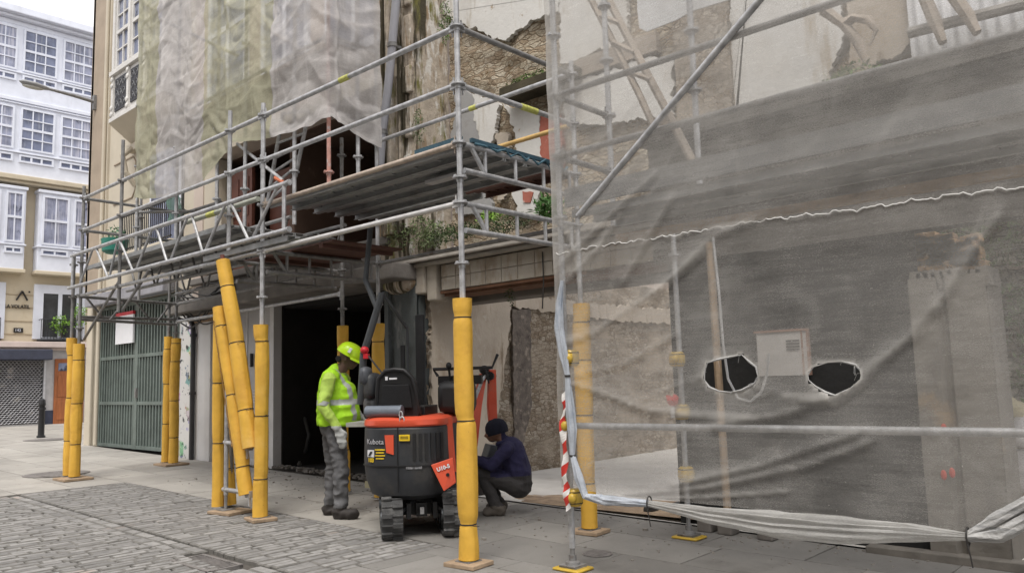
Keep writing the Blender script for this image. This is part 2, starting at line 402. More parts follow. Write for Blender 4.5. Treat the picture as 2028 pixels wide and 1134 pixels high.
# two upper gallery storeys, one bay wide every 1.2 m
b = MB()
b.bx(BX, BX+.36, -9, 14, 10.98, 13.45); b.bx(BX, BX+.36, -9, 14, 8.42, 10.86); b.bx(BX, BX+.42, -9, 14, 10.86, 10.98); 
b.bx(BX, BX+.42, -9, 14, 11.82, 11.87); b.bx(BX, BX+.42, -9, 14, 9.15, 9.20); b.bx(BX, BX+.42, -9, 14, 10.78, 10.82)
b.build('gallery', M_WHITE, bd, smooth=False, bevel=.012)
b = MB(); b.bx(BX, BX+.5, -9, 14, 8.26, 8.42); b.bx(BX, BX+.4, -9, 14, 8.16, 8.26); b.build('string_course', M_TRIM, bd, smooth=False, bevel=.02)
for k in range(-4, 4):
    y0 = 3.44+1.2*k
    for z0, z1 in ((11.92, 13.38), (9.28, 10.70)): sash(y0, y0+1.03, z0, z1, BX+.355, 3, 4, bd, [M_PANE, M_PANE2][(k+int(z0)) % 2])
    for z0, z1 in ((11.55, 11.80), (8.86, 9.12)): sash(y0, y0+1.03, z0, z1, BX+.355, 3, 1, bd, M_PANE2, .06)
for y0, y1 in ((-.6, 1.0), (2.1, 3.7), (4.08, 5.75), (6.3, 7.9)):                         # first-floor glazed bays
    b = MB(); b.bx(BX, BX+.4, y0, y1, 5.36, 8.02); b.bx(BX, BX+.46, y0-.04, y1+.04, 7.95, 8.05); b.bx(BX, BX+.46, y0-.04, y1+.04, 6.12, 6.17)
    w = b.build('bay', M_WHITE, bd, smooth=False, bevel=.01)
    b = MB(); b.bx(BX, BX+.45, y0-.05, y1+.05, 5.24, 5.36); b.build('sill', M_TRIM, w, smooth=False, bevel=.02)
    m = (y0+y1)/2+.1
    for a, c_ in ((y0+.1, m-.02), (m+.12, y1-.06)):
        sash(a, c_, 6.22, 7.86, BX+.395, 2, 2, bd, M_PANE); sash(a, c_, 5.86, 6.08, BX+.395, 2, 1, bd, M_PANE2, .05)
for y0, y1 in ((2.0, 3.1), (4.36, 5.5), (6.6, 7.7)):                                       # mezzanine windows
    b = MB(); b.bx(BX-.02, BX+.06, y0-.22, y0, 3.15, 4.95); b.bx(BX-.02, BX+.06, y1, y1+.22, 3.15, 4.95); b.bx(BX-.02, BX+.06, y0, y1, 4.72, 4.95); b.build('window_surround', M_WHITE, bd, smooth=False)
    sash(y0, y1, 3.15, 4.72, BX+.01, 2, 1, bd, mat('dark_glass', (.05, .055, .06), .08, 0, .4, 2, 0, spec=.8), .12)
    b = MB()
    for k in range(14): yy = y0-.05+k*(y1-y0+.1)/13; b.tube((BX+.3, yy, 3.14), (BX+.3, yy, 3.78), .011, 6)
    for zz in (3.16, 3.78): b.tube((BX+.3, y0-.05, zz), (BX+.3, y1+.05, zz), .016, 6)
    for yy in (y0-.05, y1+.05): b.tube((BX+.0, yy, 3.78), (BX+.3, yy, 3.78), .014, 6)
    b.bx(BX, BX+.34, y0-.08, y1+.08, 3.08, 3.13)
    b.build('balcony_railing', mat('black_paint', (.02, .02, .022)), bd)
b = MB()
for zz in (3.3, 3.72, 4.16, 4.58): b.bx(BX-.03, BX+.004, -9, 14, zz-.008, zz+.008)
b.build('render_groove', mat('groove', (.38, .30, .2)), bd, smooth=False)
b = MB(); b.bx(BX, BX+.35, -9, 14, 2.86, 3.05); b.bx(BX, BX+.22, -9, 14, 2.78, 2.86); b.build('ledge', mat('pink_stone', (.55, .46, .42), .8, 0, .1, 2), bd, smooth=False, bevel=.02)
b = MB(); b.bx(BX-.02, BX+.03, 2.0, 5.9, .3, 2.78); b.build('shopfront', mat('grey_stone', (.45, .44, .44), .85, 0, .12, 5, .2, 30), bd, smooth=False)
b = MB(); b.bx(BX, BX+.07, 4.5, 4.84, .3, .82); b.build('plinth', mat('navy_tile', (.03, .035, .06), .5), bd, smooth=False)
b = MB(); b.bx(BX+.03, BX+.4, 1.5, 4.66, 2.46, 2.80); b.build('awning_box', mat('navy_canvas', (.045, .05, .075), .7, 0, .15, 6), bd, smooth=False, bevel=.03)
sh = MB()                                                                                   # open link roller shutter
for r_ in range(30):
    z = .45+r_*.0675
    for k in range(-2, 24):
        y = 2.0+k*.11+(r_ % 2)*.055
        if y > 4.45: continue
        sh.path([(BX+.10, y-.055, z+.034), (BX+.10, y, z), (BX+.10, y+.055, z+.034)], .0075, 4, cap=False)
for yy in (4.52,): sh.bx(BX+.06, BX+.14, yy-.03, yy+.03, .42, 2.5)
sh.build('roller_shutter', mat('shutter_steel', (.50, .50, .52), .4, .4), bd)
b = MB(); b.bx(BX+.031, BX+.04, 1.9, 4.5, .42, 2.46); b.build('shop_window', mat('shop_glass', (.05, .05, .055), .12, 0, .5, 3, 0, spec=.7, layers=[((.22, .20, .18), 3, .58, .06), ((.16, .2, .12), 2.2, .64, .06)]), bd, smooth=False)
dr = MB(); dr.bx(BX+.03, BX+.09, 4.83, 5.75, .32, 2.5); 
for z0, z1 in ((.5, 1.1), (1.25, 1.95)): dr.bx(BX+.09, BX+.105, 4.92, 5.25, z0, z1); dr.bx(BX+.09, BX+.105, 5.33, 5.66, z0, z1)
dr = dr.build('door', mat('varnished_wood', (.30, .10, .035), .5, 0, .25, 5, .1, 40, stretch=(4, 4, .5)), bd, smooth=False, bevel=.008)
b = MB(); b.bx(BX+.088, BX+.1, 4.93, 5.65, 2.1, 2.36); b.build('pane', M_PANE2, dr, smooth=False)
BLK = mat('sign_black', (.025, .022, .02), .5)
text('LA VOLATIL', .165, 'sign_lettering', BLK, bd, (BX+.03, 3.31, 4.135), (0, 1, 0), (0, 0, 1), .012, bold=.003, xs=.82)
b = MB()
for p, q in (((3.64, 4.40), (3.80, 4.70)), ((3.80, 4.70), (3.96, 4.40))): b.tube((BX+.02, *p), (BX+.02, *q), .028, 6)
b.bx(BX, BX+.03, 3.985, 4.03, 4.66, 4.71)
b.build('sign_emblem', BLK, bd)
b = MB(); b.bx(BX, BX+.02, 3.6, 3.87, 3.35, 3.50); pl = b.build('number_plate', BLK, bd, smooth=False)
text('142', .12, 'plate_number', M_WHITE, bd, (BX+.024, 3.63, 3.385), (0, 1, 0), (0, 0, 1), .004)

# foliage helper: many small leaves through a volume
def foliage(b, c, rx, ry, rz, n, L=.06, wd=.35, down=0.0):
    c = V(c)
    for _ in range(n):
        while True:
            p = V((random.uniform(-1, 1), random.uniform(-1, 1), random.uniform(-1, 1)))
            if p.length < 1 and (fbm(p.x*1.6+c.x*3, p.y*1.6+c.y*3, p.z*1.6, 2) > -.12 or random.random() < .12): break
        q = c+V((p.x*rx, p.y*ry, p.z*rz))
        d = V((random.gauss(0, 1), random.gauss(0, 1), random.gauss(.35-down, .8))).normalized()*L*random.uniform(.6, 1.3)
        b.leaf(q, d, L*wd*.5, (random.gauss(0, 1), random.gauss(0, 1), 1))
LEAF = mat('leaf_green', (.085, .15, .03), .6, 0, .35, 5, 0, island=.4)
LEAF_D = mat('dark_leaf', (.045, .075, .022), .6, 0, .35, 5, 0, island=.4)
LEAF_L = mat('bright_leaf', (.20, .36, .05), .6, 0, .3, 5, 0, island=.3)
STEM = mat('stem', (.10, .075, .045), .8)
def plant(name, label, base, blobs, m, cat='plant', L=.06, group=None, down=0.0, wd=.35):
    base = V(base); t = thing(name, label, cat, base, group=group)
    b = MB(); s = MB()
    for dx, dy, dz, rx, ry, rz, n in blobs:
        foliage(b, base+V((dx, dy, dz)), rx, ry, rz, n, L, wd, down)
        for _ in range(3):
            e = base+V((dx+random.uniform(-.5, .5)*rx, dy+random.uniform(-.5, .5)*ry, dz+random.uniform(-.2, .6)*rz))
            s.path([base+V((dx*.4, dy*.4, 0)), (base+e)/2+V((0, 0, .02)), e], [.006, .005, .002], 5)
    b.build('leaves', m, t, smooth=False); s.build('stem', STEM, t)
plant('balcony_plant', 'bright green plant trailing over the black balcony rail', (BX+.22, 5.0, 3.16), [(0, -.1, .45, .18, .32, .32, 260), (.05, .45, .75, .18, .25, .4, 220)], LEAF_L, L=.11)

# ------------------------------------------------------------------ cream house with the gate
M_CREAM2 = mat('pale_cream_render', (.50, .445, .355), .85, 0, .08, 1.3, .1, 30, [((.42, .35, .26), 1.3, .6, .25), ((.33, .28, .21), 7, .72, .06)])
M_BROWNST = mat('brown_stone_strip', (.33, .265, .20), .85, 0, .15, 2, .15, 30, [((.33, .27, .2), 2, .6, .1, (1, 1, .6))])
hs_ = thing('cream_house', 'narrow cream house with green gate and ornate white gallery', 'building', (-12.2, 2.45, .2))
b = MB()
b.bx(-14.75, -14.45, 2.45, 10, .1, 12); b.bx(-14.45, -9.78, 2.45, 2.75, 3.3, 12)
b.bx(-14.45, -9.8, 9.7, 10, .1, 12); b.bx(-10.1, -9.8, 2.75, 9.7, .1, 12); b.bx(-14.45, -10.1, 2.75, 9.7, 11.7, 12)
b.build('wall', M_CREAM2, hs_, smooth=False)
b = MB(); b.bx(-14.9, -14.15, 2.36, 2.45, 3.6, 12); b.bx(-14.92, -14.76, 2.36, 9, 3.6, 12); b.build('corner_strip', M_BROWNST, hs_, smooth=False, bevel=.015)
b = MB(); b.bx(-14.12, -13.92, 2.40, 2.45, 3.6, 12); b.tube((-14.02, 2.36, .25), (-14.02, 2.36, 12), .045, 10); b.build('downpipe', M_CREAM2, hs_)
b = MB(); b.bx(-14.78, -14.46, 2.38, 2.45, .1, 3.6); b.build('gate_jamb', M_CREAM2, hs_, smooth=False, bevel=.02)
b = MB(); b.bx(-14.45, -10.5, 2.2, 2.45, 3.27, 3.52); b.build('metal_lintel', mat('grey_sheet', (.30, .30, .33), .5, .3), hs_, smooth=False, bevel=.02)
M_GATE = mat('green_gate_paint', (.14, .17, .155), .55, .1, .2, 4, .05, 50); M_GSHEET = mat('grey_blue_sheet', (.25, .275, .285), .6, .1, .25, 3, .05, 30, [((.31, .33, .32), 2, .6, .1, (1, 1, .3))])
g = MB()
for z in (.24, 1.14, 2.12, 3.24): g.bx(-14.45, -10.6, 2.56, 2.64, z-.035, z+.035)
for x in (-14.41, -12.52, -12.44, -10.64): g.bx(x-.04, x+.04, 2.555, 2.645, .2, 3.27)
for k in range(27): x = -14.3+k*.139; g.bx(x-.022, x+.022, 2.57, 2.61, .2, 3.27)
g = g.build('gate', M_GATE, hs_, smooth=False)
b = MB()
b.grid(lambda u, v: V((-14.4+3.78*u, 2.655+.018*math.copysign(1, math.sin(u*170)), .22+1.9*v)), 220, 1)
b.build('sheet_panel', M_GSHEET, g, smooth=False)
b = MB(); b.bx(-12.43, -12.38, 2.52, 2.57, 1.25, 1.45); b.build('handle', STEEL_D, g, smooth=False)
b = MB(); b.bx(-14.45, -10.4, 2.8, 2.85, .1, 3.3); b.build('backing', mat('gate_dark', (.11, .105, .11), .9), g, smooth=False)
# gallery on the upper floor
M_GALW = mat('aged_white_joinery', (.58, .56, .53), .6, 0, .1, 4, .1, 40, [((.42, .39, .35), 5, .62, .1)])
ga = MB(); ga.bx(-12.56, -9.95, 1.90, 2.45, 7.0, 7.09); ga.bx(-12.5, -10, 1.95, 2.45, 7.09, 8.0); ga.bx(-12.56, -9.95, 1.88, 2.45, 8.0, 8.1); ga.bx(-12.5, -10, 1.95, 2.45, 9.72, 9.9); ga.bx(-12.56, -9.92, 1.88, 2.45, 9.9, 9.98); ga.bx(-12.62, -9.9, 1.8, 2.45, 10.2, 10.5); ga.bx(-12.5, -10, 1.96, 2.45, 9.98, 10.2)
for x in (-12.46, -11.67, -10.87, -10.06): ga.bx(x-.05, x+.05, 1.91, 2.45, 7.09, 9.75)
ga.bx(-12.4, -10.1, 2.25, 2.45, 8.1, 9.75)
for x in (-12.46, -11.67, -10.87):
    for z in (7.16, 7.3, 7.78, 7.92): ga.ell((x, 1.905, z), .06, .025, .055, 8, 6)
for k in range(18): ga.ell((-12.4+k*.13, 1.94, 10.06+.03*(k % 2)), .05, .025, .045, 8, 6)
ga = ga.build('gallery', M_GALW, hs_, smooth=False, bevel=.008)
for x0, x1 in ((-12.41, -11.72), (-11.62, -10.92), (-10.82, -10.11)):
    f = MB(); y = 1.95
    f.bx(x0, x0+.06, y, y+.05, 8.12, 9.72); f.bx(x1-.06, x1, y, y+.05, 8.12, 9.72); f.bx(x0+.06, x1-.06, y+.002, y+.05, 9.65, 9.72); f.bx(x0+.06, x1-.06, y+.002, y+.05, 8.12, 8.19); f.bx(x0+.06, x1-.06, y-.01, y+.05, 8.9, 8.97)
    xx = (x0+x1)/2; f.bx(xx-.018, xx+.018, y+.005, y+.04, 8.19, 9.65)
    for z in (8.55, 9.32): f.bx(x0+.06, x1-.06, y+.008, y+.04, z-.014, z+.014)
    f = f.build('window', M_GALW, hs_, smooth=False)
    b = MB(); b.bx(x0+.05, x1-.05, y+.04, y+.06, 8.15, 9.7); b.build('pane', M_PANE2, f, smooth=False)
    b = MB(); b.bx(x0+.06, x1-.06, 1.93, 1.955, 7.2, 7.9); pn = b.build('iron_panel', mat('dark_recess', (.035, .035, .04), .6), hs_, smooth=False)
    b = MB()
    for k in range(3):
        for j in range(3):
            cx, cz = x0+.17+k*(x1-x0-.34)/2, 7.32+j*.22
            b.path([(cx+(.08-.007*a)*math.cos(a), 1.925, cz+(.10-.009*a)*math.sin(a)) for a in [i*math.pi/5 for i in range(14)]], .008, 4)
    b.build('scrollwork', mat('iron_grey', (.16, .16, .165), .6), pn)
b = MB(); b.prism([(-12.56, 1.9, 7.0), (-9.95, 1.9, 7.0), (-9.95, 2.44, 6.6), (-12.56, 2.44, 6.6)], (0, .02, -.001)); b.bx(-12.6, -9.95, 2.3, 2.44, 6.45, 6.6)
b.path([(-12.35, 2.4, 5.7), (-12.35, 2.2, 5.95), (-12.35, 2.12, 6.3), (-12.35, 2.3, 6.5)], .06, 8)
b.build('gallery_base', M_CREAM2, hs_, smooth=False)
b = MB(); b.path([(-13.6, 2.44, 5.5), (-12.6, 2.44, 5.5), (-12.45, 2.44, 5.65), (-12.45, 2.44, 6.25), (-12.6, 2.44, 6.4), (-13.6, 2.44, 6.4)], .018, 6); b.build('wall_moulding', M_BROWNST, hs_)
# balcony with french window
b = MB(); b.bx(-12.3, -9.9, 2.05, 2.45, 4.08, 4.2); bl = b.build('balcony', M_CREAM2, hs_, smooth=False, bevel=.02)
b = MB()
for k in range(27): x = -12.25+k*.088; b.tube((x, 2.09, 4.2), (x, 2.09, 4.95), .011, 6)
for z in (4.26, 4.95): b.tube((-12.27, 2.09, z), (-9.93, 2.09, z), .018, 6)
b.build('railing', mat('black_paint', (.02, .02, .022)), bl)
b = MB(); b.bx(-11.7, -10.3, 2.43, 2.455, 4.2, 6.2); fw_ = b.build('french_window', M_WHITE, hs_, smooth=False)
b = MB(); b.bx(-11.6, -11.05, 2.415, 2.44, 4.3, 6.1); b.bx(-10.95, -10.4, 2.415, 2.44, 4.3, 6.1); b.build('pane', M_PANE2, fw_, smooth=False)
plant('potted_plant', 'green leafy plant in a teal pot on the left end of the balcony', (-12.3, 2.0, 4.2), [(0, 0, .35, .35, .2, .2, 220)], mat('teal_leaf', (.10, .22, .13), .6, 0, .3, 5, 0, island=.3), L=.09)
tag(bpy.data.objects['potted_plant'], cat='potted plant')
b = MB(); b.lathe((-12.3, 2.0, 4.2), [(.16, 0), (.24, .05), (.26, .3), (.22, .3), (.2, .1)], 14); b.build('pot', mat('teal_plastic', (.02, .16, .12), .5), bpy.data.objects['potted_plant'])
# sign on the gate
t = thing('notice_board', 'blank white board with red upper edge hung on the green gate', 'sign', (-12.97, 2.5, 2.4))
b = MB(); b.bx(-13.42, -12.52, 2.49, 2.53, 2.40, 3.0); b.build('panel', mat('sign_white', (.74, .74, .76), .5, 0, .05, 3), t, smooth=False)
b = MB(); b.bx(-13.42, -12.52, 2.485, 2.535, 3.0, 3.07); b.build('red_edge', mat('sign_red', (.50, .03, .05), .5), t, smooth=False)
# street lamp on the corner
t = thing('street_lamp', 'grey street lamp on a long arm from the brown corner strip', 'street lamp', (-14.6, 2.4, 7.9))
p0, p1 = onX(193, 204, -14.6), onX(95, 176, -14.6)
b = MB(); b.path([p0, (p0+p1)/2+V((0, 0, .01)), p1], [.04, .035, .03], 10); b.bx(-14.66, -14.54, 2.3, 2.46, p0.z-.18, p0.z+.16); b.build('arm', STEEL_D, t)
p2 = onX(38, 160, -14.6); d = (p2-p1)
b = MB(); b.path([p1-d*.12, p1+d*.1, p1+d*.45, p1+d*.85, p2], [.035, .075, .11, .09, .02], 14, flat=(1, .6)); b.build('lamp_head', mat('lamp_grey', (.27, .27, .27), .5, .2), t)
b = MB(); b.ell(p1+d*.52-V((0, 0, .06)), .07, .22, .045); b.build('lens', mat('lamp_lens', (.45, .44, .40), .2), t)
# ------------------------------------------------------------------ neighbour house with the dark garage and the gutted first floor
M_DARKC = mat('dark_concrete', (.17, .155, .14), .9, 0, .25, 2.5, .3, 25, [((.30, .27, .24), 2.2, .58, .15, (.6, 1, 2)), ((.07, .065, .06), 3, .62, .12)])
M_PANEL = mat('grey_white_panel', (.46, .45, .45), .6, 0, .1, 2, .05, 30, [((.36, .34, .33), 1.5, .6, .2)])
M_COLUMN = mat('white_painted_pillar', (.60, .59, .58), .8, 0, .08, 2, .1, 30, [((.28, .27, .25), 1.1, .62, .2, (1, 1, .8)), ((.40, .38, .36), 6, .68, .06)])
M_VOID = mat('shade_dark_interior', (.018, .016, .015), .95, 0, .4, 2, .2, 20)  # gloom of the deep garage put into a near-black base colour
M_BROWNIN = mat('brown_interior', (.12, .075, .055), .85, 0, .3, 1.2, .15, 15, [((.24, .17, .12), 1.3, .62, .12), ((.04, .03, .025), 1.1, .6, .15)])
M_PINK = mat('faded_pink_render', (.50, .42, .36), .85, 0, .12, .9, .1, 25, [((.36, .24, .18), 1.1, .64, .06, (.5, 1, 2.5)), ((.60, .55, .50), 1.6, .6, .1)])
nb = thing('townhouse', 'old townhouse with gutted first floor and dark garage behind the left scaffold', 'building', (-6.9, 2.5, .1))
b = MB()
b.bx(-9.78, -9.42, 2.45, 3.0, 3.0, 12); b.bx(-9.42, -3.9, 2.45, 2.8, 5.62, 12); b.bx(-9.78, -9.5, 3.0, 10, 2.9, 12); b.bx(-9.5, -3.6, 9.7, 10, 0, 12); b.bx(-3.9, -3.6, 2.8, 9.7, 3.0, 12); b.bx(-9.5, -3.9, 2.9, 9.7, 11.7, 12)
b.build('wall', M_PINK, nb, smooth=False)
b = MB(); b.bx(-9.42, -8.75, 2.47, 2.7, 3.6, 4.75); b.bx(-9.42, -9.0, 2.47, 2.7, 4.75, 5.6); b.build('wall_remnant', M_CREAM2, nb, smooth=False)
b = MB()
b.bx(-9.8, -3.3, 2.46, 2.8, 2.96, 3.42); b.bx(-9.8, -3.3, 1.95, 2.75, 2.74, 2.95); b.bx(-9.4, -3.9, 2.8, 9.6, 2.75, 2.95); b.bx(-9.8, -3.9, 2.36, 2.46, 3.3, 3.42)
b.bx(-9.05, -8.2, 2.2, 2.46, 2.95, 3.2)
b.build('floor_slab', M_DARKC, nb, smooth=False, bevel=.02)
b = MB(); b.bx(-9.42, -3.9, 5.0, 5.1, 2.95, 5.6); b.bx(-9.45, -9.42, 2.8, 5, 2.95, 5.6); b.bx(-3.95, -3.9, 2.8, 5, 2.95, 5.6); b.bx(-9.42, -3.9, 2.8, 5, 5.6, 5.66); b.bx(-7.2, -7.05, 2.9, 5, 2.95, 5.6); b.build('brown_room', M_BROWNIN, nb, smooth=False)
b = MB(); b.bx(-8.9, -8.1, 2.7, 2.76, 3.45, 5.3); b.bx(-8.0, -7.3, 3.0, 3.06, 3.45, 5.2)
for z0, z1 in ((3.6, 4.3), (4.45, 5.15)): b.bx(-8.8, -8.55, 2.685, 2.7, z0, z1); b.bx(-8.45, -8.2, 2.685, 2.7, z0, z1)
b.build('old_door', mat('red_brown_wood', (.13, .045, .028), .6, 0, .3, 4, .15, 30), nb, smooth=False)
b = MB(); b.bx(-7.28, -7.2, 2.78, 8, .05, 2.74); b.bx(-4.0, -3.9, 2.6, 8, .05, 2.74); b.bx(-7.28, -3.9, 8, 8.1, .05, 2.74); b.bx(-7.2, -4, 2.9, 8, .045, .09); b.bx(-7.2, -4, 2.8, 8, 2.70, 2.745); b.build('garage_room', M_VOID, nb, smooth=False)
b = MB(); b.bx(-9.05, -7.26, 2.68, 2.78, .08, 2.74); pn = b.build('panel_door', M_PANEL, nb, smooth=False)
b = MB(); b.bx(-7.36, -7.24, 2.63, 2.8, .08, 2.74); b.bx(-8.18, -8.15, 2.665, 2.68, .1, 2.74); b.bx(-9.05, -7.36, 2.665, 2.68, .1, .2)
for z in (1.15, 1.2, 1.25, 1.3, 1.35): b.bx(-7.95, -7.5, 2.66, 2.675, z-.012, z+.012)
b.build('frame', M_COLUMN, pn, smooth=False)
b = MB(); b.bx(-7.98, -7.94, 2.62, 2.66, 1.75, 1.98); b.path([(-7.45, 2.62, 1.35), (-7.45, 2.58, 1.4), (-7.45, 2.58, 1.6), (-7.45, 2.62, 1.65)], .014, 6); b.build('handle', STRAP, pn)
b = MB(); b.bx(-9.75, -9.0, 2.42, 2.95, .1, 2.62); co_ = b.build('pillar', M_COLUMN, nb, smooth=False, bevel=.015)
b = MB()
b.prism([(-9.78, 2.38, 2.6), (-9.0, 2.38, 2.6), (-8.75, 2.38, 2.75), (-8.75, 2.38, 2.96), (-9.78, 2.38, 2.96)], (0, .6, 0)); b.build('corbel', mat('brown_mortar', (.30, .20, .12), .9, 0, .25, 5, .4, 25), nb, smooth=False)
GRAF = NT('graffiti_paint')
vo = GRAF.n('ShaderNodeTexVoronoi'); vo.inputs['Scale'].default_value = 4.5; GRAF.l(GRAF.noise(3, 3), vo.inputs['Randomness']); GRAF.l(GRAF.vec((1, 1, .8)), vo.inputs['Vector'])
hs2 = GRAF.n('ShaderNodeHueSaturation'); hs2.inputs['Saturation'].default_value = .55; hs2.inputs['Value'].default_value = .5; GRAF.l(vo.outputs['Color'], hs2.inputs['Color'])
cg = GRAF.mix(GRAF.ramp(GRAF.noise(4, 5), .52, .56), (.55, .54, .52), hs2.outputs[0]); cg = GRAF.mix(GRAF.ramp(GRAF.noise(8, 4), .6, .62), cg, (.03, .03, .035)); GRAF.l(cg, GRAF.b.inputs['Base Color'])
b = MB(); b.bx(-10.62, -9.72, 2.6, 2.66, .1, 3.3); b.build('graffiti_panel', GRAF.m, nb, smooth=False)
b = MB(); b.path([(-9.86, 2.36, 2.95), (-9.7, 2.36, 2.72), (-9.55, 2.36, 2.55), (-9.53, 2.36, 2.4), (-9.53, 2.36, .12)], .045, 10)
for z in (2.35, 1.3): b.lathe((-9.53, 2.36, z), [(.06, 0), (.06, .05)], 10)
b.build('downpipe', mat('black_pipe', (.035, .035, .038), .5), nb)
for x0, x1 in ((-9.1, -7.9), (-7.2, -6.0), (-5.3, -4.1)):        # upper windows behind the sheeting
    f = MB(); f.bx(x0-.12, x1+.12, 2.38, 2.46, 6.25, 6.4); f.bx(x0-.12, x0, 2.4, 2.46, 6.4, 8.7); f.bx(x1, x1+.12, 2.4, 2.46, 6.4, 8.7); f.bx(x0-.12, x1+.12, 2.4, 2.46, 8.7, 8.85); f.bx((x0+x1)/2-.05, (x0+x1)/2+.05, 2.41, 2.46, 6.4, 8.7); f.bx(x0, x1, 2.41, 2.46, 7.9, 8.0)
    f = f.build('window', M_WHITE, nb, smooth=False)
    b = MB(); b.bx(x0, x1, 2.43, 2.455, 6.4, 8.7); b.build('pane', M_PANE2, f, smooth=False)
b = MB(); b.bx(-9.78, -3.6, 2.3, 2.45, 9.1, 9.3); b.bx(-9.78, -3.6, 2.38, 2.45, 5.62, 5.8); b.build('moulding', M_CREAM2, nb, smooth=False)
# black cables hanging under the left deck
t = thing('cable_coil', 'tangled black cables hung under the left scaffold deck by the grey lintel', 'cable', (-9.4, 2.2, 2.9))
b = MB()
for k in range(16):
    x0, x1 = -9.9+random.random()*.3, -8.2+random.random()*.7; zz = random.uniform(2.75, 3.2); sag = random.uniform(.05, .3)
    b.path([(x0+(x1-x0)*u, 2.1+random.uniform(-.03, .03), zz-sag*math.sin(math.pi*u)+.1*math.sin(u*5+k)) for u in [i/10 for i in range(11)]], .014, 6)
b.build('cable', STRAP, t)

# ------------------------------------------------------------------ the ruin
M_STONE = stonemat('rubble_masonry', ((.47, .385, .275), (.60, .53, .42), (.38, .29, .20)), (.33, .25, .17), 9.0, (.7, 1, 1.8), 1.0, [((.50, .44, .36), 1.4, .54, .15), ((.27, .19, .11), 3.5, .62, .08)])
M_PLAST = mat('old_white_plaster', (.60, .585, .555), .85, 0, .08, 1.2, .25, 22, [((.46, .43, .385), 1.1, .50, .22), ((.40, .35, .28), 2.6, .58, .12, (1.6, 1, .3)), ((.27, .21, .15), 3.4, .66, .08, (2.5, 1, .25)), ((.36, .29, .21), 7, .66, .05), ((.16, .13, .10), 13, .71, .03)])
M_GREYP = mat('grey_cement', (.32, .315, .31), .9, 0, .12, 2, .15, 30, [((.22, .2, .18), 2, .6, .2)])
M_REDP = mat('faded_red_paint', (.36, .12, .085), .85, 0, .2, 4, .2, 30, [((.52, .44, .40), 4, .62, .06)])
M_MOSSY = mat('mossy_quoin', (.42, .36, .29), .95, 0, .25, 9, .8, 25, [((.60, .57, .52), 5, .54, .05, (1, 1, .4)), ((.30, .22, .14), 4, .56, .06, (2, 1, .3)), ((.060, .050, .030), 2.2, .48, .06, (3.2, 1, .20)), ((.16, .15, .045), 3.2, .58, .07, (2.4, 1, .3)), ((.12, .085, .05), 14, .66, .05)])
M_TILE = mat('stained_white_tile', (.38, .34, .285), .7, 0, .15, 1.5, .2, 30, [((.27, .215, .155), 2.2, .52, .12, (1.5, 1, .5)), ((.24, .17, .11), 1.6, .62, .1, (1.5, 1, .6)), ((.30, .27, .22), 5, .62, .12)])
M_ROUGH = stonemat('rough_brown_wall', ((.42, .345, .265), (.56, .49, .40), (.33, .26, .185)), (.24, .18, .13), 13.0, (1, .8, 1.5), 1.0, [((.45, .38, .30), 1.6, .50, .12), ((.30, .23, .165), 2.2, .62, .1), ((.55, .50, .42), 9, .70, .04)], .07)
M_SMOOTHP = mat('dirty_beige_plaster', (.42, .365, .30), .9, 0, .14, 1.5, .3, 22, [((.29, .235, .175), 1.6, .52, .14, (1, 1, .5)), ((.22, .17, .12), 3.5, .60, .08, (1, 2, .3)), ((.47, .43, .37), 5, .62, .08), ((.52, .48, .43), 1.1, .62, .1), ((.13, .1, .075), 7, .70, .05, (1, 1, .6))])
M_BLACKW = mat('tarred_wall', (.020, .0195, .019), .95, 0, .3, 3, .3, 20)
ru = thing('ruined_house', 'roofless ruined house with peeling plaster, mossy pillar and open ground floor', 'building', (0, 2.6, 0))
def rough_wall(b, fx, u0, u1, v0, v1, amp=.03, step=.06, fr=2.4):
    nu, nv = max(2, int((u1-u0)/step)), max(2, int((v1-v0)/step))
    b.grid(lambda u, v: fx(u0+(u1-u0)*u, v0+(v1-v0)*v, amp*fbm((u0+(u1-u0)*u)*fr, (v0+(v1-v0)*v)*fr*1.3, 3.3)), nu, nv)
b = MB(); rough_wall(b, lambda u, v, d: V((u, 3.03+d*1.4, v)), -3.3, 6.5, 2.95, 9, .045); b.bx(-3.3, 6.5, 3.12, 3.4, 3.0, 9); b.build('upper_wall', M_STONE, ru)
def jag(poly, step, amp, Y, dep=.03, pl='Y'):
    """outline with broken edges, extruded to a plaster coat"""
    out = []
    for i, p in enumerate(poly):
        q = poly[(i+1) % len(poly)]; n = max(1, int((V(q)-V(p)).length/step))
        for k in range(n):
            r_ = V(p).lerp(V(q), k/n); w = amp*1.5; out.append((r_.x+w*fbm(r_.x*8, r_.y*8, 1, 5)+random.uniform(-.003, .003), r_.y+w*fbm(r_.x*8, r_.y*8, 7, 5)+random.uniform(-.003, .003)))
    return out
PATCHES = []
def patch(px, Y, m, name='plaster_patch', th=.015, step=.018, amp=.032):
    Y -= .0017*len(PATCHES); PATCHES.append(1)
    pts = [onY(x, y, Y) for x, y in px]
    poly = jag([(p.x, p.z) for p in pts], step, amp, Y)
    b = MB(); b.prism([(x, Y, z) for x, z in poly], (0, th+.05, 0)); b.build(name, m, ru, smooth=False)
YP = 2.965
patch([(892, -60), (1110, -60), (1106, 25), (1068, 36), (1045, 44), (1022, 62), (1000, 78), (978, 78), (952, 62), (925, 50), (900, 42), (880, 20)], YP, M_PLAST)
patch([(905, 168), (936, 186), (950, 240), (962, 300), (975, 420), (905, 425), (890, 300)], YP, M_GREYP)
patch([(936, 184), (986, 200), (982, 240), (970, 290), (962, 318), (945, 262), (938, 222)], YP-.004, M_PLAST)
patch([(998, 205), (1068, 228), (1070, 330), (1022, 338), (1020, 262), (1008, 232)], YP-.004, M_PLAST)
patch([(1070, 228), (1112, 232), (1112, 330), (1068, 322)], YP, M_REDP)
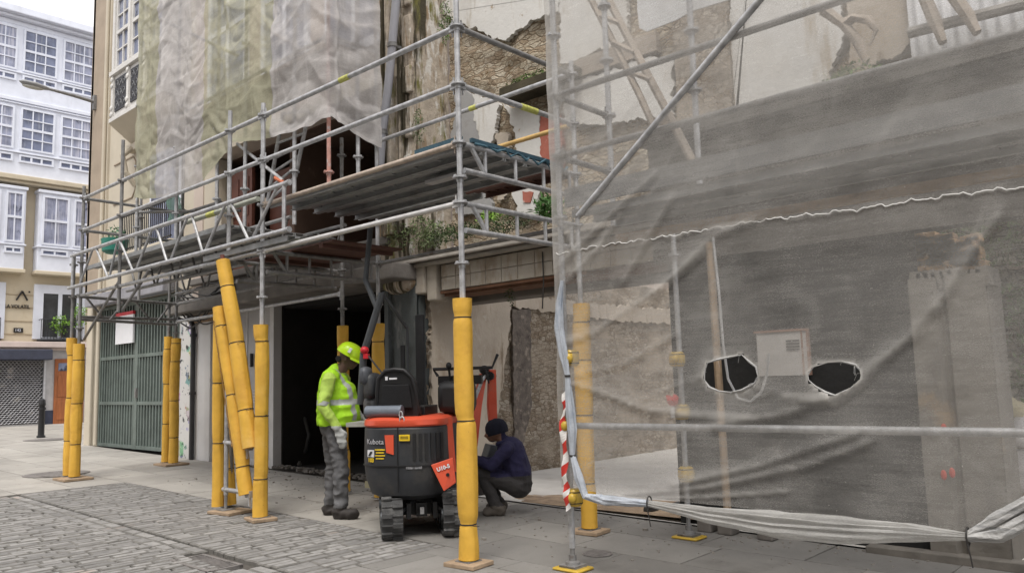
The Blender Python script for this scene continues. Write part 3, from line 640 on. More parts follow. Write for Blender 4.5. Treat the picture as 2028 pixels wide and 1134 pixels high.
patch([(1012, 372), (1066, 365), (1062, 425), (1030, 424), (1020, 400)], YP, M_PLAST)
patch([(1034, 380), (1056, 380), (1050, 402), (1036, 402)], YP-.01, M_REDP, th=.02, step=.04, amp=.01)
patch([(1112, -60), (1238, -60), (1242, 60), (1240, 78), (1120, 128), (1108, 128)], YP, M_PLAST)
patch([(1112, 172), (1180, 150), (1275, 118), (1330, 112), (1330, 225), (1250, 240), (1120, 250)], YP, M_PLAST)
patch([(1448, -80), (1665, -80), (1670, 70), (1640, 160), (1455, 260), (1446, 160)], YP, M_PLAST)
patch([(1672, -80), (1802, -80), (1808, 90), (1690, 150), (1680, 60)], YP, M_SMOOTHP)
patch([(985, 260), (1004, 262), (1010, 300), (1000, 400), (985, 395)], YP, M_SMOOTHP)
b = MB(); a0, a1 = onY(1336, 120, 2.9).x, onY(1446, 120, 2.9).x; rough_wall(b, lambda u, v, d: V((u, 2.9+d, v)), a0, a1, 3.0, 8, .03); b.bx(a0, a1, 2.93, 3.1, 3, 8); b.build('stone_pier', M_ROUGH, ru)
b = MB(); b.bx(onY(1120, 128, 2.94).x, onY(1300, 80, 2.94).x, 2.93, 3.05, 4.98, 5.2); b.build('beam_trace', mat('brown_trace', (.29, .245, .20), .95, 0, .2, 5, .3, 20), ru, smooth=False)
p0, p1 = onY(1005, 182, 2.8), onY(1100, 148, 2.8)
b = MB(); b.bx(p0.x-.05, p1.x+.3, 2.7, 3.05, p0.z-.09, p0.z+.03); bm_ = b.build('mossy_beam', mat('mossy_timber', (.06, .05, .03), .95, 0, .4, 5, .5, 20), ru, smooth=False)
b = MB(); foliage(b, (p0.x+.4, 2.82, p0.z+.06), .42, .12, .06, 420, .05); b.build('moss', LEAF, bm_, smooth=False)
# strip of street front left of the gap: quoins, mouldings
b = MB(); b.bx(-4.12, -3.3, 2.42, 3.0, 2.95, 9); 
rough_wall(b, lambda u, v, d: V((u, 2.40+d, v)), -4.12, -3.3, 2.95, 9, .035)
b.build('quoin_strip', M_MOSSY, ru)
b = MB()
for x0, x1, d in ((-3.98, -3.9, .07), (-3.82, -3.72, .10), (-3.62, -3.56, .05)): b.bx(x0, x1, 2.38-d, 2.45, 3.4, 9)
for k in range(9): z = 3.45+k*.62; b.bx(-3.52, -3.34, 2.34, 2.42, z, z+.48-.1*(k % 2))
b.build('moulding', M_MOSSY, ru, smooth=False, bevel=.02)
# first-floor ledge, tiled lintel
b = MB(); b.grid(lambda u, v: V((-4.1+11*u, 2.24+.8*v, 3.02+.015*fbm(u*30, v*3))), 160, 8); b.bx(-4.1, 6.9, 2.26, 3.04, 2.95, 3.0); b.build('ledge', M_DARKC, ru, smooth=False)
b = MB(); b.bx(-4.1, .5, 2.24, 2.3, 2.95, 3.035); b.bx(-4.1, 6.9, 2.32, 2.42, 2.9, 2.95); b.build('ledge_edge', mat('pale_edge', (.36, .33, .29), .9, 0, .2, 4, .3, 30), ru, smooth=False, bevel=.015)
b = MB(); b.bx(-2.92, .52, 2.47, 2.9, 2.57, 2.9)
for k in range(13):
    for j in range(2): b.bx(-2.92+k*.265+.004, -2.92+(k+1)*.265-.004, 2.45, 2.47, 2.575+j*.165, 2.57+(j+1)*.165-.004)
b.build('tiled_lintel', M_TILE, ru, smooth=False)
b = MB(); b.bx(-2.92, .5, 2.5, 2.85, 2.5, 2.57); b.bx(-2.95, -.6, 2.46, 2.5, 2.53, 2.565); b.build('rusty_beam', mat('rusty_iron', (.14, .07, .04), .85, .2, .3, 6, .3, 30), ru, smooth=False)
b = MB()
for x in (-2.55, -2.5, -1.2): b.path([(x, 2.44, 2.85), (x+.02, 2.42, 2.5), (x-.02, 2.43, 2.2)], .008, 5)
b.build('dangling_wire', STRAP, ru)
b = MB()
b.bx(-3.15, -2.97, 2.4, 2.6, 2.45, 2.95); b.bx(-3.34, -3.15, 2.36, 2.6, 2.55, 2.95); b.build('broken_jamb', M_TILE, ru, smooth=False, bevel=.02)
b = MB(); b.bx(-3.2, .5, 3.0, 3.3, 2.44, 2.95); b.build('rear_lintel', M_DARKC, ru, smooth=False, bevel=.02)
# dark painted pillar below
M_DPILLAR = mat('dark_stained_pillar', (.085, .095, .095), .8, 0, .3, 1.5, .3, 20, [((.19, .19, .18), 1.4, .58, .1, (1.5, 1, .5)), ((.02, .02, .02), 2.2, .6, .06, (2, 1, .35))])
b = MB()
rough_wall(b, lambda u, v, d: V((u, 2.36+d*.6, v)), -3.86, -3.3, 0, 2.8, .04); b.bx(-3.86, -3.3, 2.40, 3.0, 0, 2.95)
b.bx(-3.9, -3.82, 2.3, 2.5, .05, 2.9); b.build('dark_pillar', M_DPILLAR, ru)
b = MB(); b.bx(-3.31, -3.16, 2.33, 2.37, .04, 2.28); b.bx(-3.58, -3.5, 2.30, 2.36, .1, 1.9); b.build('black_strip', mat('black_board', (.014, .014, .016), .8, 0, .4, 4), ru, smooth=False, bevel=.01)
b = MB(); b.bx(-4.0, -3.3, 2.36, 2.9, 2.72, 2.95); b.ell((-3.65, 2.38, 2.72), .35, .14, .14); b.build('mossy_capital', M_MOSSY, ru)
# party wall of the ground floor, running back
b = MB(); rough_wall(b, lambda u, v, d: V((-3.3+d*1.2, u, v)), 2.5, 12, 0, 3.0, .05); b.bx(-3.6, -3.36, 2.5, 12, 0, 3.0); b.build('party_wall', M_ROUGH, ru)
def patchX(yz, m, name='plaster_patch', X=-3.235, th=.05, amp=.02):
    poly = jag(yz, .03, amp*1.5, X); b = MB(); b.prism([(X, y, z) for y, z in poly], (-th, 0, 0)); b.build(name, m, ru, smooth=False)
patchX([(2.55, .02), (3.5, .02), (3.7, .7), (3.9, 1.4), (4.1, 2.3), (4.1, 2.95), (2.55, 2.95)], M_SMOOTHP, 'beige_plaster')
patchX([(4.10, .35), (4.26, .4), (4.5, 1.0), (4.55, 2.44), (4.14, 2.42)], mat('soot_stain', (.13, .11, .095), .95, 0, .35, 9, .6, 30, [((.27, .23, .19), 8, .55, .1), ((.06, .05, .045), 5, .6, .1)]), 'sooty_flue', -3.24, .05, .012)
patchX([(4.1, 2.46), (5.6, 2.40), (6.9, 2.34), (8.6, 2.36), (8.6, 2.62), (6.2, 2.60), (4.1, 2.66)], M_SMOOTHP, 'plaster_band')
b = MB(); b.bx(-3.6, 6.5, 10.6, 10.9, 0, 4.5); b.build('back_wall', M_ROUGH, ru, smooth=False)
# blackened wall, its pier, stucco front above it
b = MB(); b.bx(.46, 2.68, 2.46, 2.6, -.1, 2.6); b.bx(.44, .5, 2.42, 2.62, -.1, 2.6); b.build('black_wall', M_BLACKW, ru, smooth=False)
M_PIER = mat('bare_concrete_pier', (.165, .15, .13), .9, 0, .15, 2, .25, 30, [((.27, .20, .13), 1.5, .60, .1), ((.12, .11, .10), 3, .56, .12, (1, 1, .4)), ((.25, .235, .21), 5, .62, .1)])
b = MB()
rough_wall(b, lambda u, v, d: V((u, 2.37+d*.5+(.05 if 2.86 < u < 2.92 else 0), v)), 2.66, 3.2, -.1, 2.12, .02, .03, 4)
b.bx(2.66, 3.2, 2.42, 2.9, -.1, 2.1)
for k in range(9): b.box((2.7+k*.06, 2.6, 2.1), (.08, .4, .10+.08*random.random()), Matrix.Rotation(random.uniform(-.3, .3), 3, 'Y'))
pr = b.build('pier', M_PIER, ru, smooth=False)
b = MB()
for x, z in ((2.83, .95), (2.86, .62), (2.8, .6)): b.ell((x, 2.36, z), .022, .008, .04, 8, 6)
b.build('red_paint_mark', mat('red_spray', (.45, .07, .05), .7), pr)
M_STUC = mat('grimy_stucco', (.075, .068, .06), .95, 0, .2, 2, .35, 30, [((.13, .12, .105), 2.2, .6, .12, (.4, 1, 2)), ((.035, .032, .03), 3, .6, .1, (.5, 1, 1.5))])
b = MB(); rough_wall(b, lambda u, v, d: V((u, 2.30+d*.5, v)), .35, 7, 2.5, 3.78, .03); b.bx(.35, 7, 2.34, 2.9, 2.56, 3.78); b.bx(.3, 7, 2.2, 2.9, 3.70, 3.79); b.build('stucco_front', M_STUC, ru)
# corrugated translucent sheet at the top right
cs = MB(); q0, q1 = onY(1800, 90, 2.8), onY(2080, 20, 2.8)
cs.grid(lambda u, v: V((q0.x+(q1.x-q0.x+1.4)*u, 2.85+.02*math.sin(u*150), 3.9+1.6*v)), 400, 1)
cs = tag(cs.build('corrugated_sheet', mat('pale_corrugated_plastic', (.62, .62, .63), .4, 0, .15, 3, 0, layers=[((.45, .43, .40), 2, .6, .1, (3, 1, .3))])), 'pale corrugated plastic sheet above the blackened wall at upper right', 'sheet')
t = thing('timber_rail', 'thick weathered timber rail across the pale corrugated sheet', 'timber', (3.3, 2.75, 4.2))
b = MB(); b.tube(onY(1800, 66, 2.72), onY(2120, -15, 2.72), .05, 8); b.build('beam', mat('grey_timber', (.25, .235, .215), .9, 0, .2, 5, .3, 30), t)
# rubble and greenery seen to the right of the pier
M_RUB = stonemat('rubble', ((.46, .38, .29), (.72, .68, .60), (.30, .21, .15)), (.08, .065, .05), 5.0, (.8, 1, 2.0), 1.0, [((.085, .12, .035), 1.6, .56, .06), ((.33, .22, .13), 1.3, .64, .05)])
b = MB()
rough_wall(b, lambda u, v, d: V((u, 5.2+d*4-.6*max(0, 1-v), v)), 1.0, 8.5, -.1, 3.6, .09, .06)
tag(b.build('rubble_wall', M_RUB), 'tumbled rubble stone wall with weeds beyond the bare concrete pier', 'wall')
t = thing('broken_masonry', 'broken brown brickwork showing above the bare concrete pier', 'brickwork', (2.3, 4.6, 2.1))
b = MB()
for k in range(90):
    p = onY(random.uniform(1805, 1935), random.uniform(468, 530), 4.6); b.box(p, (random.uniform(.10, .2), .2, random.uniform(.06, .10)), Matrix.Rotation(random.uniform(-.25, .25), 3, 'Y'))
b.build('bricks', mat('brown_brick', (.62, .42, .25), .9, 0, .3, 6, .5, 25, [((.55, .44, .32), 4, .58, .1)], island=.35), t, smooth=False, bevel=.01)
t = thing('rubble_heap', 'heap of broken stones and debris behind the concrete pier', 'rubble', (3.2, 4.3, 0))
b = MB()
for k in range(130):
    x, y = random.uniform(1.9, 5.5), random.uniform(3.3, 5.0); s = random.uniform(.05, .17)
    z = max(0, (y-3.3)*.45)*random.uniform(.5, 1.0)
    q = Matrix.Rotation(random.uniform(0, 6), 3, V((random.random(), random.random(), 1)).normalized())
    b.box((x, y, z), (s*1.5, s, s*.8), q)
b.build('stones', M_STONE, t, smooth=False, bevel=.01)
for x, y, z, rx, n in ((2.6, 4.75, 2.62, .6, 500), (3.0, 4.6, 1.9, .45, 400), (3.3, 4.5, 1.25, .5, 400)):
    plant('bramble', ['green bramble along the top of the rubble above the pier', 'green bramble halfway down the rubble right of the pier', 'lowest green bramble on the rubble at the right edge'][[2.6, 3.0, 3.3].index(x)], (x, y, z-.35), [(0, 0, .35, rx, .25, .33, n)], LEAF, 'bramble', .09, 'brambles on the rubble')
for p, sx, sz, lab, colr in (((1985, 812), .20, .11, 'pale yellowish rubble sack lying right of the pier', (.48, .42, .27)), ((2010, 850), .16, .15, 'white rubble sack standing at the right edge', (.62, .60, .60)), ((2000, 930), .22, .2, 'grey dust sheet heaped low at the right edge', (.42, .40, .39))):
    c = onY(*p, 3.5); b = MB(); b.ell(c, sx, .16, sz, 20, 14)
    b.v = [q+(q-c).normalized()*.03*fbm(q.x*9, q.y*9, q.z*9) for q in b.v]
    tag(b.build('rubble_sack', mat('sack_'+str(p[0]), colr, .85, 0, .15, 6, .4, 30)), lab, 'sack', 'sacks by the rubble')
# board on the black wall, post, hanging cable
t = thing('wall_board', 'pale framed board with a small printed block on the blackened wall', 'board', (1.56, 2.4, 1.55))
b0, b1 = onY(1497, 660, 2.40), onY(1602, 742, 2.40)
b = MB(); b.bx(b0.x, b1.x, 2.405, 2.43, b1.z, b0.z); b.build('panel', mat('board_white', (.40, .38, .36), .7, 0, .1, 4, .05, 30), t, smooth=False)
b = MB(); w = .02; b.bx(b0.x-w, b1.x+w, 2.395, 2.43, b0.z, b0.z+w); b.bx(b1.x, b1.x+w, 2.395, 2.43, b1.z, b0.z); b.bx(b1.x-.05, b1.x-.035, 2.4, 2.406, b1.z, b0.z); b.build('frame', mat('brown_frame', (.26, .16, .12), .7), t, smooth=False)
b = MB(); c = onY(1570, 686, 2.40)
for i in range(4): b.bx(c.x-.06, c.x+.06, 2.400, 2.406, c.z+.045-.026*i, c.z+.06-.026*i)
b.build('printed_block', mat('print_grey', (.12, .115, .11), .7), t, smooth=False)
t = thing('wooden_post', 'thin pale wooden post standing against the blackened wall', 'post', (1.0, 2.3, 0))
p0 = onY(1405, 480, 2.3); p1 = onY(1440, 990, 2.3)
b = MB(); b.path([V((p1.x, 2.3, .02)), V((p0.x, 2.3, p0.z))], .035, 6); b.build('post', BOARD, t, smooth=False)
b = MB(); b.path([onY(x, y, 1.6) for x, y in ((1412, 470), (1424, 580), (1432, 680), (1442, 750), (1462, 788), (1486, 795), (1508, 775), (1519, 740), (1522, 700))], .011, 8)
tag(b.build('hanging_cable', mat('white_cable', (.5, .5, .5), .5)), 'white cable hanging in a loop through the left hole in the netting', 'cable')
# drain pipe down the strip
t = thing('drain_pipe', 'grey plastic drainpipe running down the mossy quoin strip', 'pipe', (-4.0, 2.2, 3.6))
b = MB(); pts = [onY(x, y, 2.2) for x, y in ((788, -40), (777, 90), (768, 180), (757, 262), (752, 345), (750, 420))]; b.path(pts, .058, 12); b.build('pipe', mat('grey_pvc', (.36, .36, .39), .5, 0, .1, 3), t)
b = MB()
for k in (1, 3): p = pts[k]; b = MB(); b.lathe(p, [(.07, -.03), (.07, .03)], 12); b.bx(p.x-.02, p.x+.02, 2.2, 2.45, p.z-.02, p.z+.02); b.build('bracket', STEEL_D, t)
# loose timber, sheets and roots behind the netting
t = thing('timber_ladder', 'broken weathered timber ladder leaning behind the netting at upper right', 'ladder', (-.2, 2.1, 4.1))
r1 = [onY(x, y, 2.1) for x, y in ((1150, -40), (1207, 69), (1265, 185), (1300, 262))]; r2 = [onY(x, y, 2.1) for x, y in ((1185, -40), (1239, 66), (1315, 209), (1380, 335))]
TIM = mat('grey_brown_timber', (.30, .255, .21), .9, 0, .25, 6, .3, 30, [((.18, .12, .09), 3, .6, .1)])
b = MB(); b.path(r1, .035, 6); b.build('rail', TIM, t, smooth=False); b = MB(); b.path(r2, .04, 6); b.build('rail', TIM, t, smooth=False)
b = MB()
for a, c in (((1190, 32), (1226, 46)), ((1214, 84), (1256, 104)), ((1246, 142), (1288, 158))): b.tube(onY(*a, 2.08), onY(*c, 2.08), .03, 6)
b.build('rung', TIM, t, smooth=False)
pts = [onY(x, y, 1.5) for x, y in ((1260, -60), (1262, 20), (1266, 56), (1281, 63), (1339, 40), (1371, 22), (1450, -2), (1470, -60))]
b = MB(); b.prism([(p.x, 1.5, p.z) for p in pts], (0, .012, 0)); tag(b.build('white_tarp', mat('white_cloth', (.60, .60, .60), .8, 0, .06, 3, .2, 12), smooth=False), 'white tarpaulin hanging down behind the netting at the top', 'tarpaulin')
b = MB()
for pl in (((1630, 18), (1672, 50), (1700, 85), (1716, 128)), ((1672, 50), (1690, 36), (1720, 40), (1735, 60), (1722, 90)), ((1880, -20), (1915, 30), (1936, 66)), ((1830, -10), (1850, 40), (1868, 85))):
    b.path([onY(x, y, 2.6) for x, y in pl], [.05, .045, .04, .02, .015][:len(pl)], 7, wob=lambda u, th: 1+.3*math.sin(7*u+2*th))
tag(b.build('dead_vine', TIM), 'dead brown vine stems climbing the white plaster behind the netting', 'vine')
# weeds on the ledge and walls
L = lambda x, y, Y=2.55: onY(x, y, Y)
def weed(px, py, Y, label, blobs, m=LEAF, leaf=.05, wd=.35, down=0): plant('wall_weed', label, L(px, py, Y), blobs, m, 'weeds', leaf, 'weeds growing on the ruin', down, wd)
weed(835, 492, 2.4, 'large pale green weed on the left end of the ledge', [(-.1, 0, .2, .4, .18, .27, 700), (.3, 0, .14, .3, .15, .18, 380)], mat('pale_leaf', (.15, .19, .085), .7, 0, .3, 5, 0, island=.35), .055)
weed(792, 486, 2.4, 'brownish weed at the far left corner of the ledge', [(0, 0, .15, .22, .15, .25, 420)], mat('pale_leaf', (.15, .19, .085)), .05)
weed(905, 470, 2.35, 'dark low weeds along the ledge behind the front post', [(0, 0, .06, .55, .14, .11, 800)], LEAF_D, .045)
weed(1000, 455, 2.35, 'dark low weeds on the ledge left of the fern', [(0, 0, .06, .45, .14, .11, 650)], LEAF_D, .045)
weed(1085, 432, 2.35, 'bright green fern on the ledge beside the netting', [(0, 0, .11, .2, .14, .13, 300)], mat('fern_green', (.06, .15, .03), .6, 0, .3, 5, 0, island=.3), .11, .22)
weed(970, 440, 2.6, 'yellow green grass tuft on the ledge between the posts', [(0, 0, .06, .22, .1, .07, 200)], LEAF_L, .05)
weed(828, 268, 2.35, 'grey green weed halfway up the mossy strip', [(0, 0, .12, .13, .06, .26, 200)], mat('pale_leaf', (.15, .19, .085)), .045)
weed(882, 36, 2.35, 'green moss hanging from the top of the mossy strip', [(0, 0, -.05, .11, .06, .3, 300)], LEAF, .04, down=1.4)
weed(1010, 590, 2.6, 'small weed under the tiled lintel', [(0, 0, .03, .05, .05, .13, 70)], LEAF_D, .04, down=1)
weed(1690, 170, 2.25, 'shrubby weed on top of the grimy stucco behind the netting', [(0, 0, .06, .25, .12, .12, 260)], LEAF, .06)
t = thing('bent_pipe', 'black corrugated pipe end lying on the loose dirt', 'pipe', gnd(1290, 1022))
a = gnd(1285, 1022); c = gnd(1345, 1012)
b = MB(); b.path([a+V((0, 0, .06)), (a+c)/2+V((0, 0, .05)), c+V((0, 0, .07))], .035, 10); b.lathe(a+V((0, 0, .06)), [(.05, -.03), (.05, .03)], 12, 'X'); b.build('pipe', STRAP, t)
b = MB(); pa, pb = gnd(1700, 1088), gnd(2100, 1126); pa.y = pb.y = 2.3
b.bx(2.2, 4.6, 2.28, 2.42, gz(2)-.02, gz(2)+.05); tag(b.build('kerb_plank', mat('grey_plank', (.17, .155, .135), .9, 0, .25, 6, .3, 30), smooth=False, bevel=.008), 'weathered plank lying along the foot of the blackened wall', 'plank')
for k, (x, y) in enumerate(((1420, 1045), (1455, 1052), (1520, 1068))):
    c = gnd(x, y); b = MB(); b.bx(c.x-.07, c.x+.07, 2.2, 2.36, gz(c.x), gz(c.x)+.12+.05*k); tag(b.build('concrete_block', M_DARKC, smooth=False, bevel=.012), 'grubby concrete block at the foot of the blackened wall, '+['nearest the yellow foot', 'middle of three', 'rightmost of three'][k], 'block', 'blocks along the black wall')
# ------------------------------------------------------------------ scaffolding
RT_ = .0242
def standard(parent, x, y, z0, z1, ros=(), m=STEEL, foot=True, name='standard'):
    b = MB(); b.tube((x, y, z0), (x, y, z1), RT_, 12)
    for z in ros:
        b.lathe((x, y, z-.005), [(.061, 0), (.061, .010)], 14)
        for dx, dy in ((1, 0), (-1, 0), (0, 1), (0, -1)): b.box((x+dx*.047, y+dy*.047, z+.008), (.026, .026, .02))
        b.lathe((x, y, z-.035), [(.03, 0), (.03, .03)], 12)
    o = b.build(name, m, parent)
    if foot:
        g = gz(x)
        b = MB(); b.bx(x-.075, x+.075, y-.075, y+.075, g+.035, g+.043); b.tube((x, y, g+.043), (x, y, z0+.05), .018, 10); b.build('base_plate', STEEL_D, o)
    return o
def wedge(b, p, q):
    """wedge heads at both ends of a ledger between two standards"""
    p, q = V(p), V(q); d = (q-p).normalized()
    for e, s in ((p, 1), (q, -1)):
        c = e+d*s*.052; rot = d.to_track_quat('X', 'Z').to_matrix()
        b.box(c, (.055, .036, .062), rot); b.box(c+V((0, 0, .0)), (.012, .008, .15), rot)
    return p+d*.06, q-d*.06
def ledger(parent, p, q, m=STEEL, name='ledger', w=True, r=RT_):
    b = MB()
    if w: a, c = wedge(b, p, q)
    else: a, c = V(p), V(q)
    b.tube(a, c, r, 12); return b.build(name, m, parent)
def planks(parent, x0, x1, y0, y1, z, n, m=DECK, along='X', name='deck_plank'):
    w = (y1-y0)/n if along == 'X' else (x1-x0)/n
    for k in range(n):
        b = MB()
        if along == 'X':
            a = y0+k*w+.006; c = y0+(k+1)*w-.006
            b.bx(x0, x1, a, c, z-.006, z); b.bx(x0, x1, a, a+.012, z-.06, z-.006); b.bx(x0, x1, c-.012, c, z-.06, z-.006)
            b.bx(x0, x1, a+.012, a+.03, z-.06, z-.054); b.bx(x0, x1, c-.03, c-.012, z-.06, z-.054); b.bx(x0, x1, (a+c)/2-.03, (a+c)/2+.03, z-.025, z-.006)
            for i in range(9): xx = x0+(x1-x0)*(i+.5)/9; b.bx(xx-.02, xx+.02, a+.03, c-.03, z-.02, z-.006)
        else:
            a = x0+k*w+.006; c = x0+(k+1)*w-.006
            b.bx(a, c, y0, y1, z-.05, z)
        b.build(name, m, parent, smooth=False)
def lattice(parent, p, q, h, xs_top=(), n=6, m=STEEL, posts=False, name='truss_beam', ext=0.0):
    """lattice beam between p and q (top chord), height h"""
    p, q = V(p), V(q); d = q-p; L = d.length; d.normalize(); dn = V((0, 0, -h))
    b = MB(); b.tube(p, q, RT_, 12); b.tube(p+dn, q+dn, RT_, 12)
    if posts:
        for k in range(n+1):
            t = .25+(L-.3)*k/n
            if t < L: b.tube(p+d*t, p+d*t+dn, .017, 8)
        b.tube(p+d*.08, p+d*.25+dn, .02, 8)
    else:
        for k in range(n):
            a = p+d*(L*(k+.1)/n); e = p+d*(L*(k+.5)/n); c = p+d*(L*(k+.9)/n)
            b.tube(a, e+dn, .017, 8); b.tube(e+dn+d*.06, c, .017, 8)
    return b.build(name, m, parent)
Z4, Z3, Z2, Z1, Z0 = 4.36, 3.86, 3.36, 2.86, 2.36
BX_, CX_, DX_ = -3.07, -3.80, -8.30
WY = 1.55
# right bay (A-B) --------------------------------------------------------------
sa = thing('scaffold', 'steel scaffold bay with plank deck above the mini excavator', 'scaffold', (-1.53, .78, 0))
standard(sa, 0, 0, .2, 6.5, (Z4, Z3, Z2, 3.07, Z1, Z0)); standard(sa, BX_, 0, .2, 4.5, (Z4, Z3, Z2, Z1, Z0))
standard(sa, 0, WY, .2, 4.5, (Z4, Z3, Z2, Z1)); standard(sa, BX_, WY, .2, 6.5, (Z4, Z3, Z2, Z1, Z0), m=STEEL)
for z in (Z4, Z3): 
    ledger(sa, (BX_, 0, z), (0, 0, z), name='guard_rail'); ledger(sa, (0, 0, z), (0, WY, z), name='guard_rail', m=STEEL_D if z > 4 else STEEL)
ledger(sa, (BX_, WY, Z4+.02), (.02, WY, Z4+.02), name='guard_rail'); ledger(sa, (-1.2, WY, Z3), (.02, WY, Z3), name='guard_rail', m=mat('ochre_rail', (.50, .33, .12), .6, 0, .2, 8))
ledger(sa, (BX_, 0, Z2), (0, 0, Z2), m=mat('rusty_edge_tube', (.40, .33, .27), .6, .2, .3, 9, .1, 50)); ledger(sa, (BX_, 0, Z1), (0, 0, Z1), m=mat('pale_tube', (.56, .545, .53), .5, .35, .15, 9))
ledger(sa, (BX_, WY, Z1), (0, WY, Z1), m=STEEL_D)
lattice(sa, (0, .05, Z2), (0, WY-.05, Z2), .22, n=3, posts=True); lattice(sa, (0, .05, Z1), (0, WY-.05, Z1), .22, n=3, posts=True)
lattice(sa, (BX_, .05, Z1), (BX_, WY-.05, Z1), .22, n=4, posts=True, m=STEEL_D)
planks(sa, BX_+.1, -.05, .04, 1.16, Z2+.03, 4)
planks(sa, -1.15, .0, 1.18, 1.5, Z2+.02, 1, PLY); planks(sa, BX_+.1, -1.2, 1.18, 1.5, Z2+.03, 1)
b = MB(); b.bx(BX_+.1, -.06, .03, .04, Z2-.045, Z2+.0); b.build('deck_edge', DECK, sa, smooth=False)
b = MB(); b.bx(-1.0, -.55, .50, .60, Z2-.07, Z2-.04); b.build('patch_plate', mat('new_zinc', (.55, .55, .56), .4, .5, .1, 6), sa, smooth=False)
t = thing('plywood_panel', 'dark red-brown plywood panel lying on the lower scaffold beams', 'plywood', (-3.0, .8, Z1+.05))
b = MB(); b.bx(-4.1, -2.3, .35, 1.3, Z1+.04, Z1+.06); b.build('board', PLY, t, smooth=False)
for x in (-3.7, -3.1, -2.5): b = MB(); b.bx(x-.03, x+.03, .35, 1.3, Z1+.0, Z1+.04); b.build('batten', PLY, t, smooth=False)
b = MB(); b.bx(-.62, -.04, .05, .08, Z2+.035, Z2+.085); b.bx(.0, .03, .12, 1.3, Z2+.03, Z2+.065)
tag(b.build('blue_tarp', mat('blue_tarp', (.03, .075, .105), .6, 0, .3, 9, .4, 25, [((.20, .27, .30), 5, .62, .1)]), smooth=False), 'folded blue tarpaulin edge lying on the deck corner', 'tarpaulin')
b = MB(); b.path([(.03+.02*math.sin(i*2.1), .15+i*.09, Z2+.02+.03*math.sin(i*3.3)) for i in range(15)], .010, 6, wob=lambda u, th: 1+.5*math.sin(40*u))
tag(b.build('blue_rope', mat('blue_rope', (.06, .13, .17), .7, 0, .3, 20)), 'blue rope lashed along the end beam of the deck', 'rope')
YT = mat('yellow_tape', (.46, .46, .12), .6, 0, .3, 30)
for lab, p, q in (('short strip of yellow tape round the end guard rail', (0, .78, Z3), (0, 1.0, Z3)), ('short strip of yellow tape round the inner guard rail', (-1.42, WY, Z4+.02), (-1.32, WY, Z4+.02)), ('yellow tape round the top front rail of the right bay', (-1.65, 0, Z4), (-1.5, 0, Z4))):
    b = MB(); b.tube(p, q, .029, 10); tag(b.build('tape_strip', YT), lab, 'tape')
# left bay (C-D) with the front truss ---------------------------------------------
sb = thing('scaffold', 'long left scaffold bay with lattice beam in front of the green gate', 'scaffold', (-6.1, .8, .1))
standard(sb, CX_, 0, .25, 4.6, (Z4, Z3, Z2, Z1, Z0)); standard(sb, CX_, WY, .25, 4.6, (Z4, Z3, Z2, Z1, Z0), m=STEEL_D)
standard(sb, DX_, 0, .3, 4.55, (Z4, Z3, Z2, Z1, Z0), m=STEEL_D); standard(sb, -8.62, 0, .3, 3.55, (Z2, Z1), m=STEEL_D)
standard(sb, -8.90, 1.75, .3, 4.6, (Z4, Z3, Z2, Z1, Z0), m=STEEL_D); standard(sb, -9.18, 1.75, .3, 3.5, (Z1,), m=STEEL_D)
standard(sb, -6.86, .0, 2.5, 4.95, (Z4, Z3, Z2, Z1), m=STEEL_D, foot=False)
standard(sb, -8.2, 1.5, 3.3, 5.6, (Z4,), m=STEEL_D, foot=False); standard(sb, -9.85, 1.5, 3.0, 4.9, (4.5,), m=STEEL_D, foot=False)
for z in (Z4, Z3): ledger(sb, (DX_, 0, z), (BX_, 0, z), name='guard_rail'); ledger(sb, (DX_, 0, z), (DX_-.1, 1.6, z), name='guard_rail', m=STEEL_D)
ledger(sb, (DX_-.1, 0, Z1), (BX_, 0, Z1), m=STEEL); ledger(sb, (-8.9, 1.75, Z1), (CX_, WY, Z1), m=STEEL_D); ledger(sb, (-8.9, 1.75, Z0+.2), (CX_, WY, Z0+.2), m=STEEL)
ledger(sb, (DX_-.3, .9, Z4-.05), (DX_+1.1, 2.0, Z4-.1), m=STEEL_D, w=False); ledger(sb, (-8.4, 1.5, Z3+.45), (-6.9, 1.5, Z3+.42), m=STEEL_D, w=False)
tb = MB(); zt, zb, yt = 3.475, 2.99, -.09
tb.tube((-8.46, yt, zt), (-2.40, yt, zt), RT_+.002, 12); tb.tube((-8.55, yt, zb), (-2.41, yt, zb), RT_+.002, 12)
xs = [-7.62, -7.5, -6.70, -5.62, -5.50, -4.64, -4.53, -3.71, -3.60]
for a, c in ((-7.62, -8.1), (-7.50, -7.02), (-6.72, -6.98), (-6.66, -6.19), (-5.62, -6.09), (-5.50, -5.17), (-4.64, -5.08), (-4.53, -4.24), (-3.71, -4.18), (-3.60, -3.20), (-2.62, -3.12)):
    tb.tube((a, yt, zt), (c, yt, zb), .017, 8)
for x in (-8.4, -2.50): tb.tube((x, yt, zt), (x, yt, zb), .022, 8)
for x in (-2.40, ): 
    for z in (zt, zb): tb.lathe((x, yt, z), [(.031, -.02), (.031, .002)], 12, 'X')
tb.build('truss_beam', STEEL, sb)
for y in (.8, 1.6): lattice(sb, (-8.6, y, zt-.02), (CX_, y, zt-.02), .45, n=7, m=STEEL_D)
lattice(sb, (-8.45, .05, Z1), (-8.85, 1.7, Z1), .35, n=2, m=STEEL_D); lattice(sb, (CX_, .1, Z1-.02), (CX_, WY-.1, Z1-.02), .22, n=4, posts=True, m=STEEL_D)
ledger(sb, (-8.5, .0, 2.55), (-8.9, 1.75, 2.6), m=STEEL_D)
b = MB(); b.tube((-8.4, .1, 2.2), (-7.1, .1, 2.98), .02, 8); b.tube((-6.86, .05, 2.52), (-6.0, .05, 3.0), .02, 8); b.build('brace', STEEL_D, sb)
planks(sb, -8.3, -4.0, .05, 1.6, 3.31, 5)
planks(sb, -4.3, -2.5, -.06, .2, 2.95, 1)
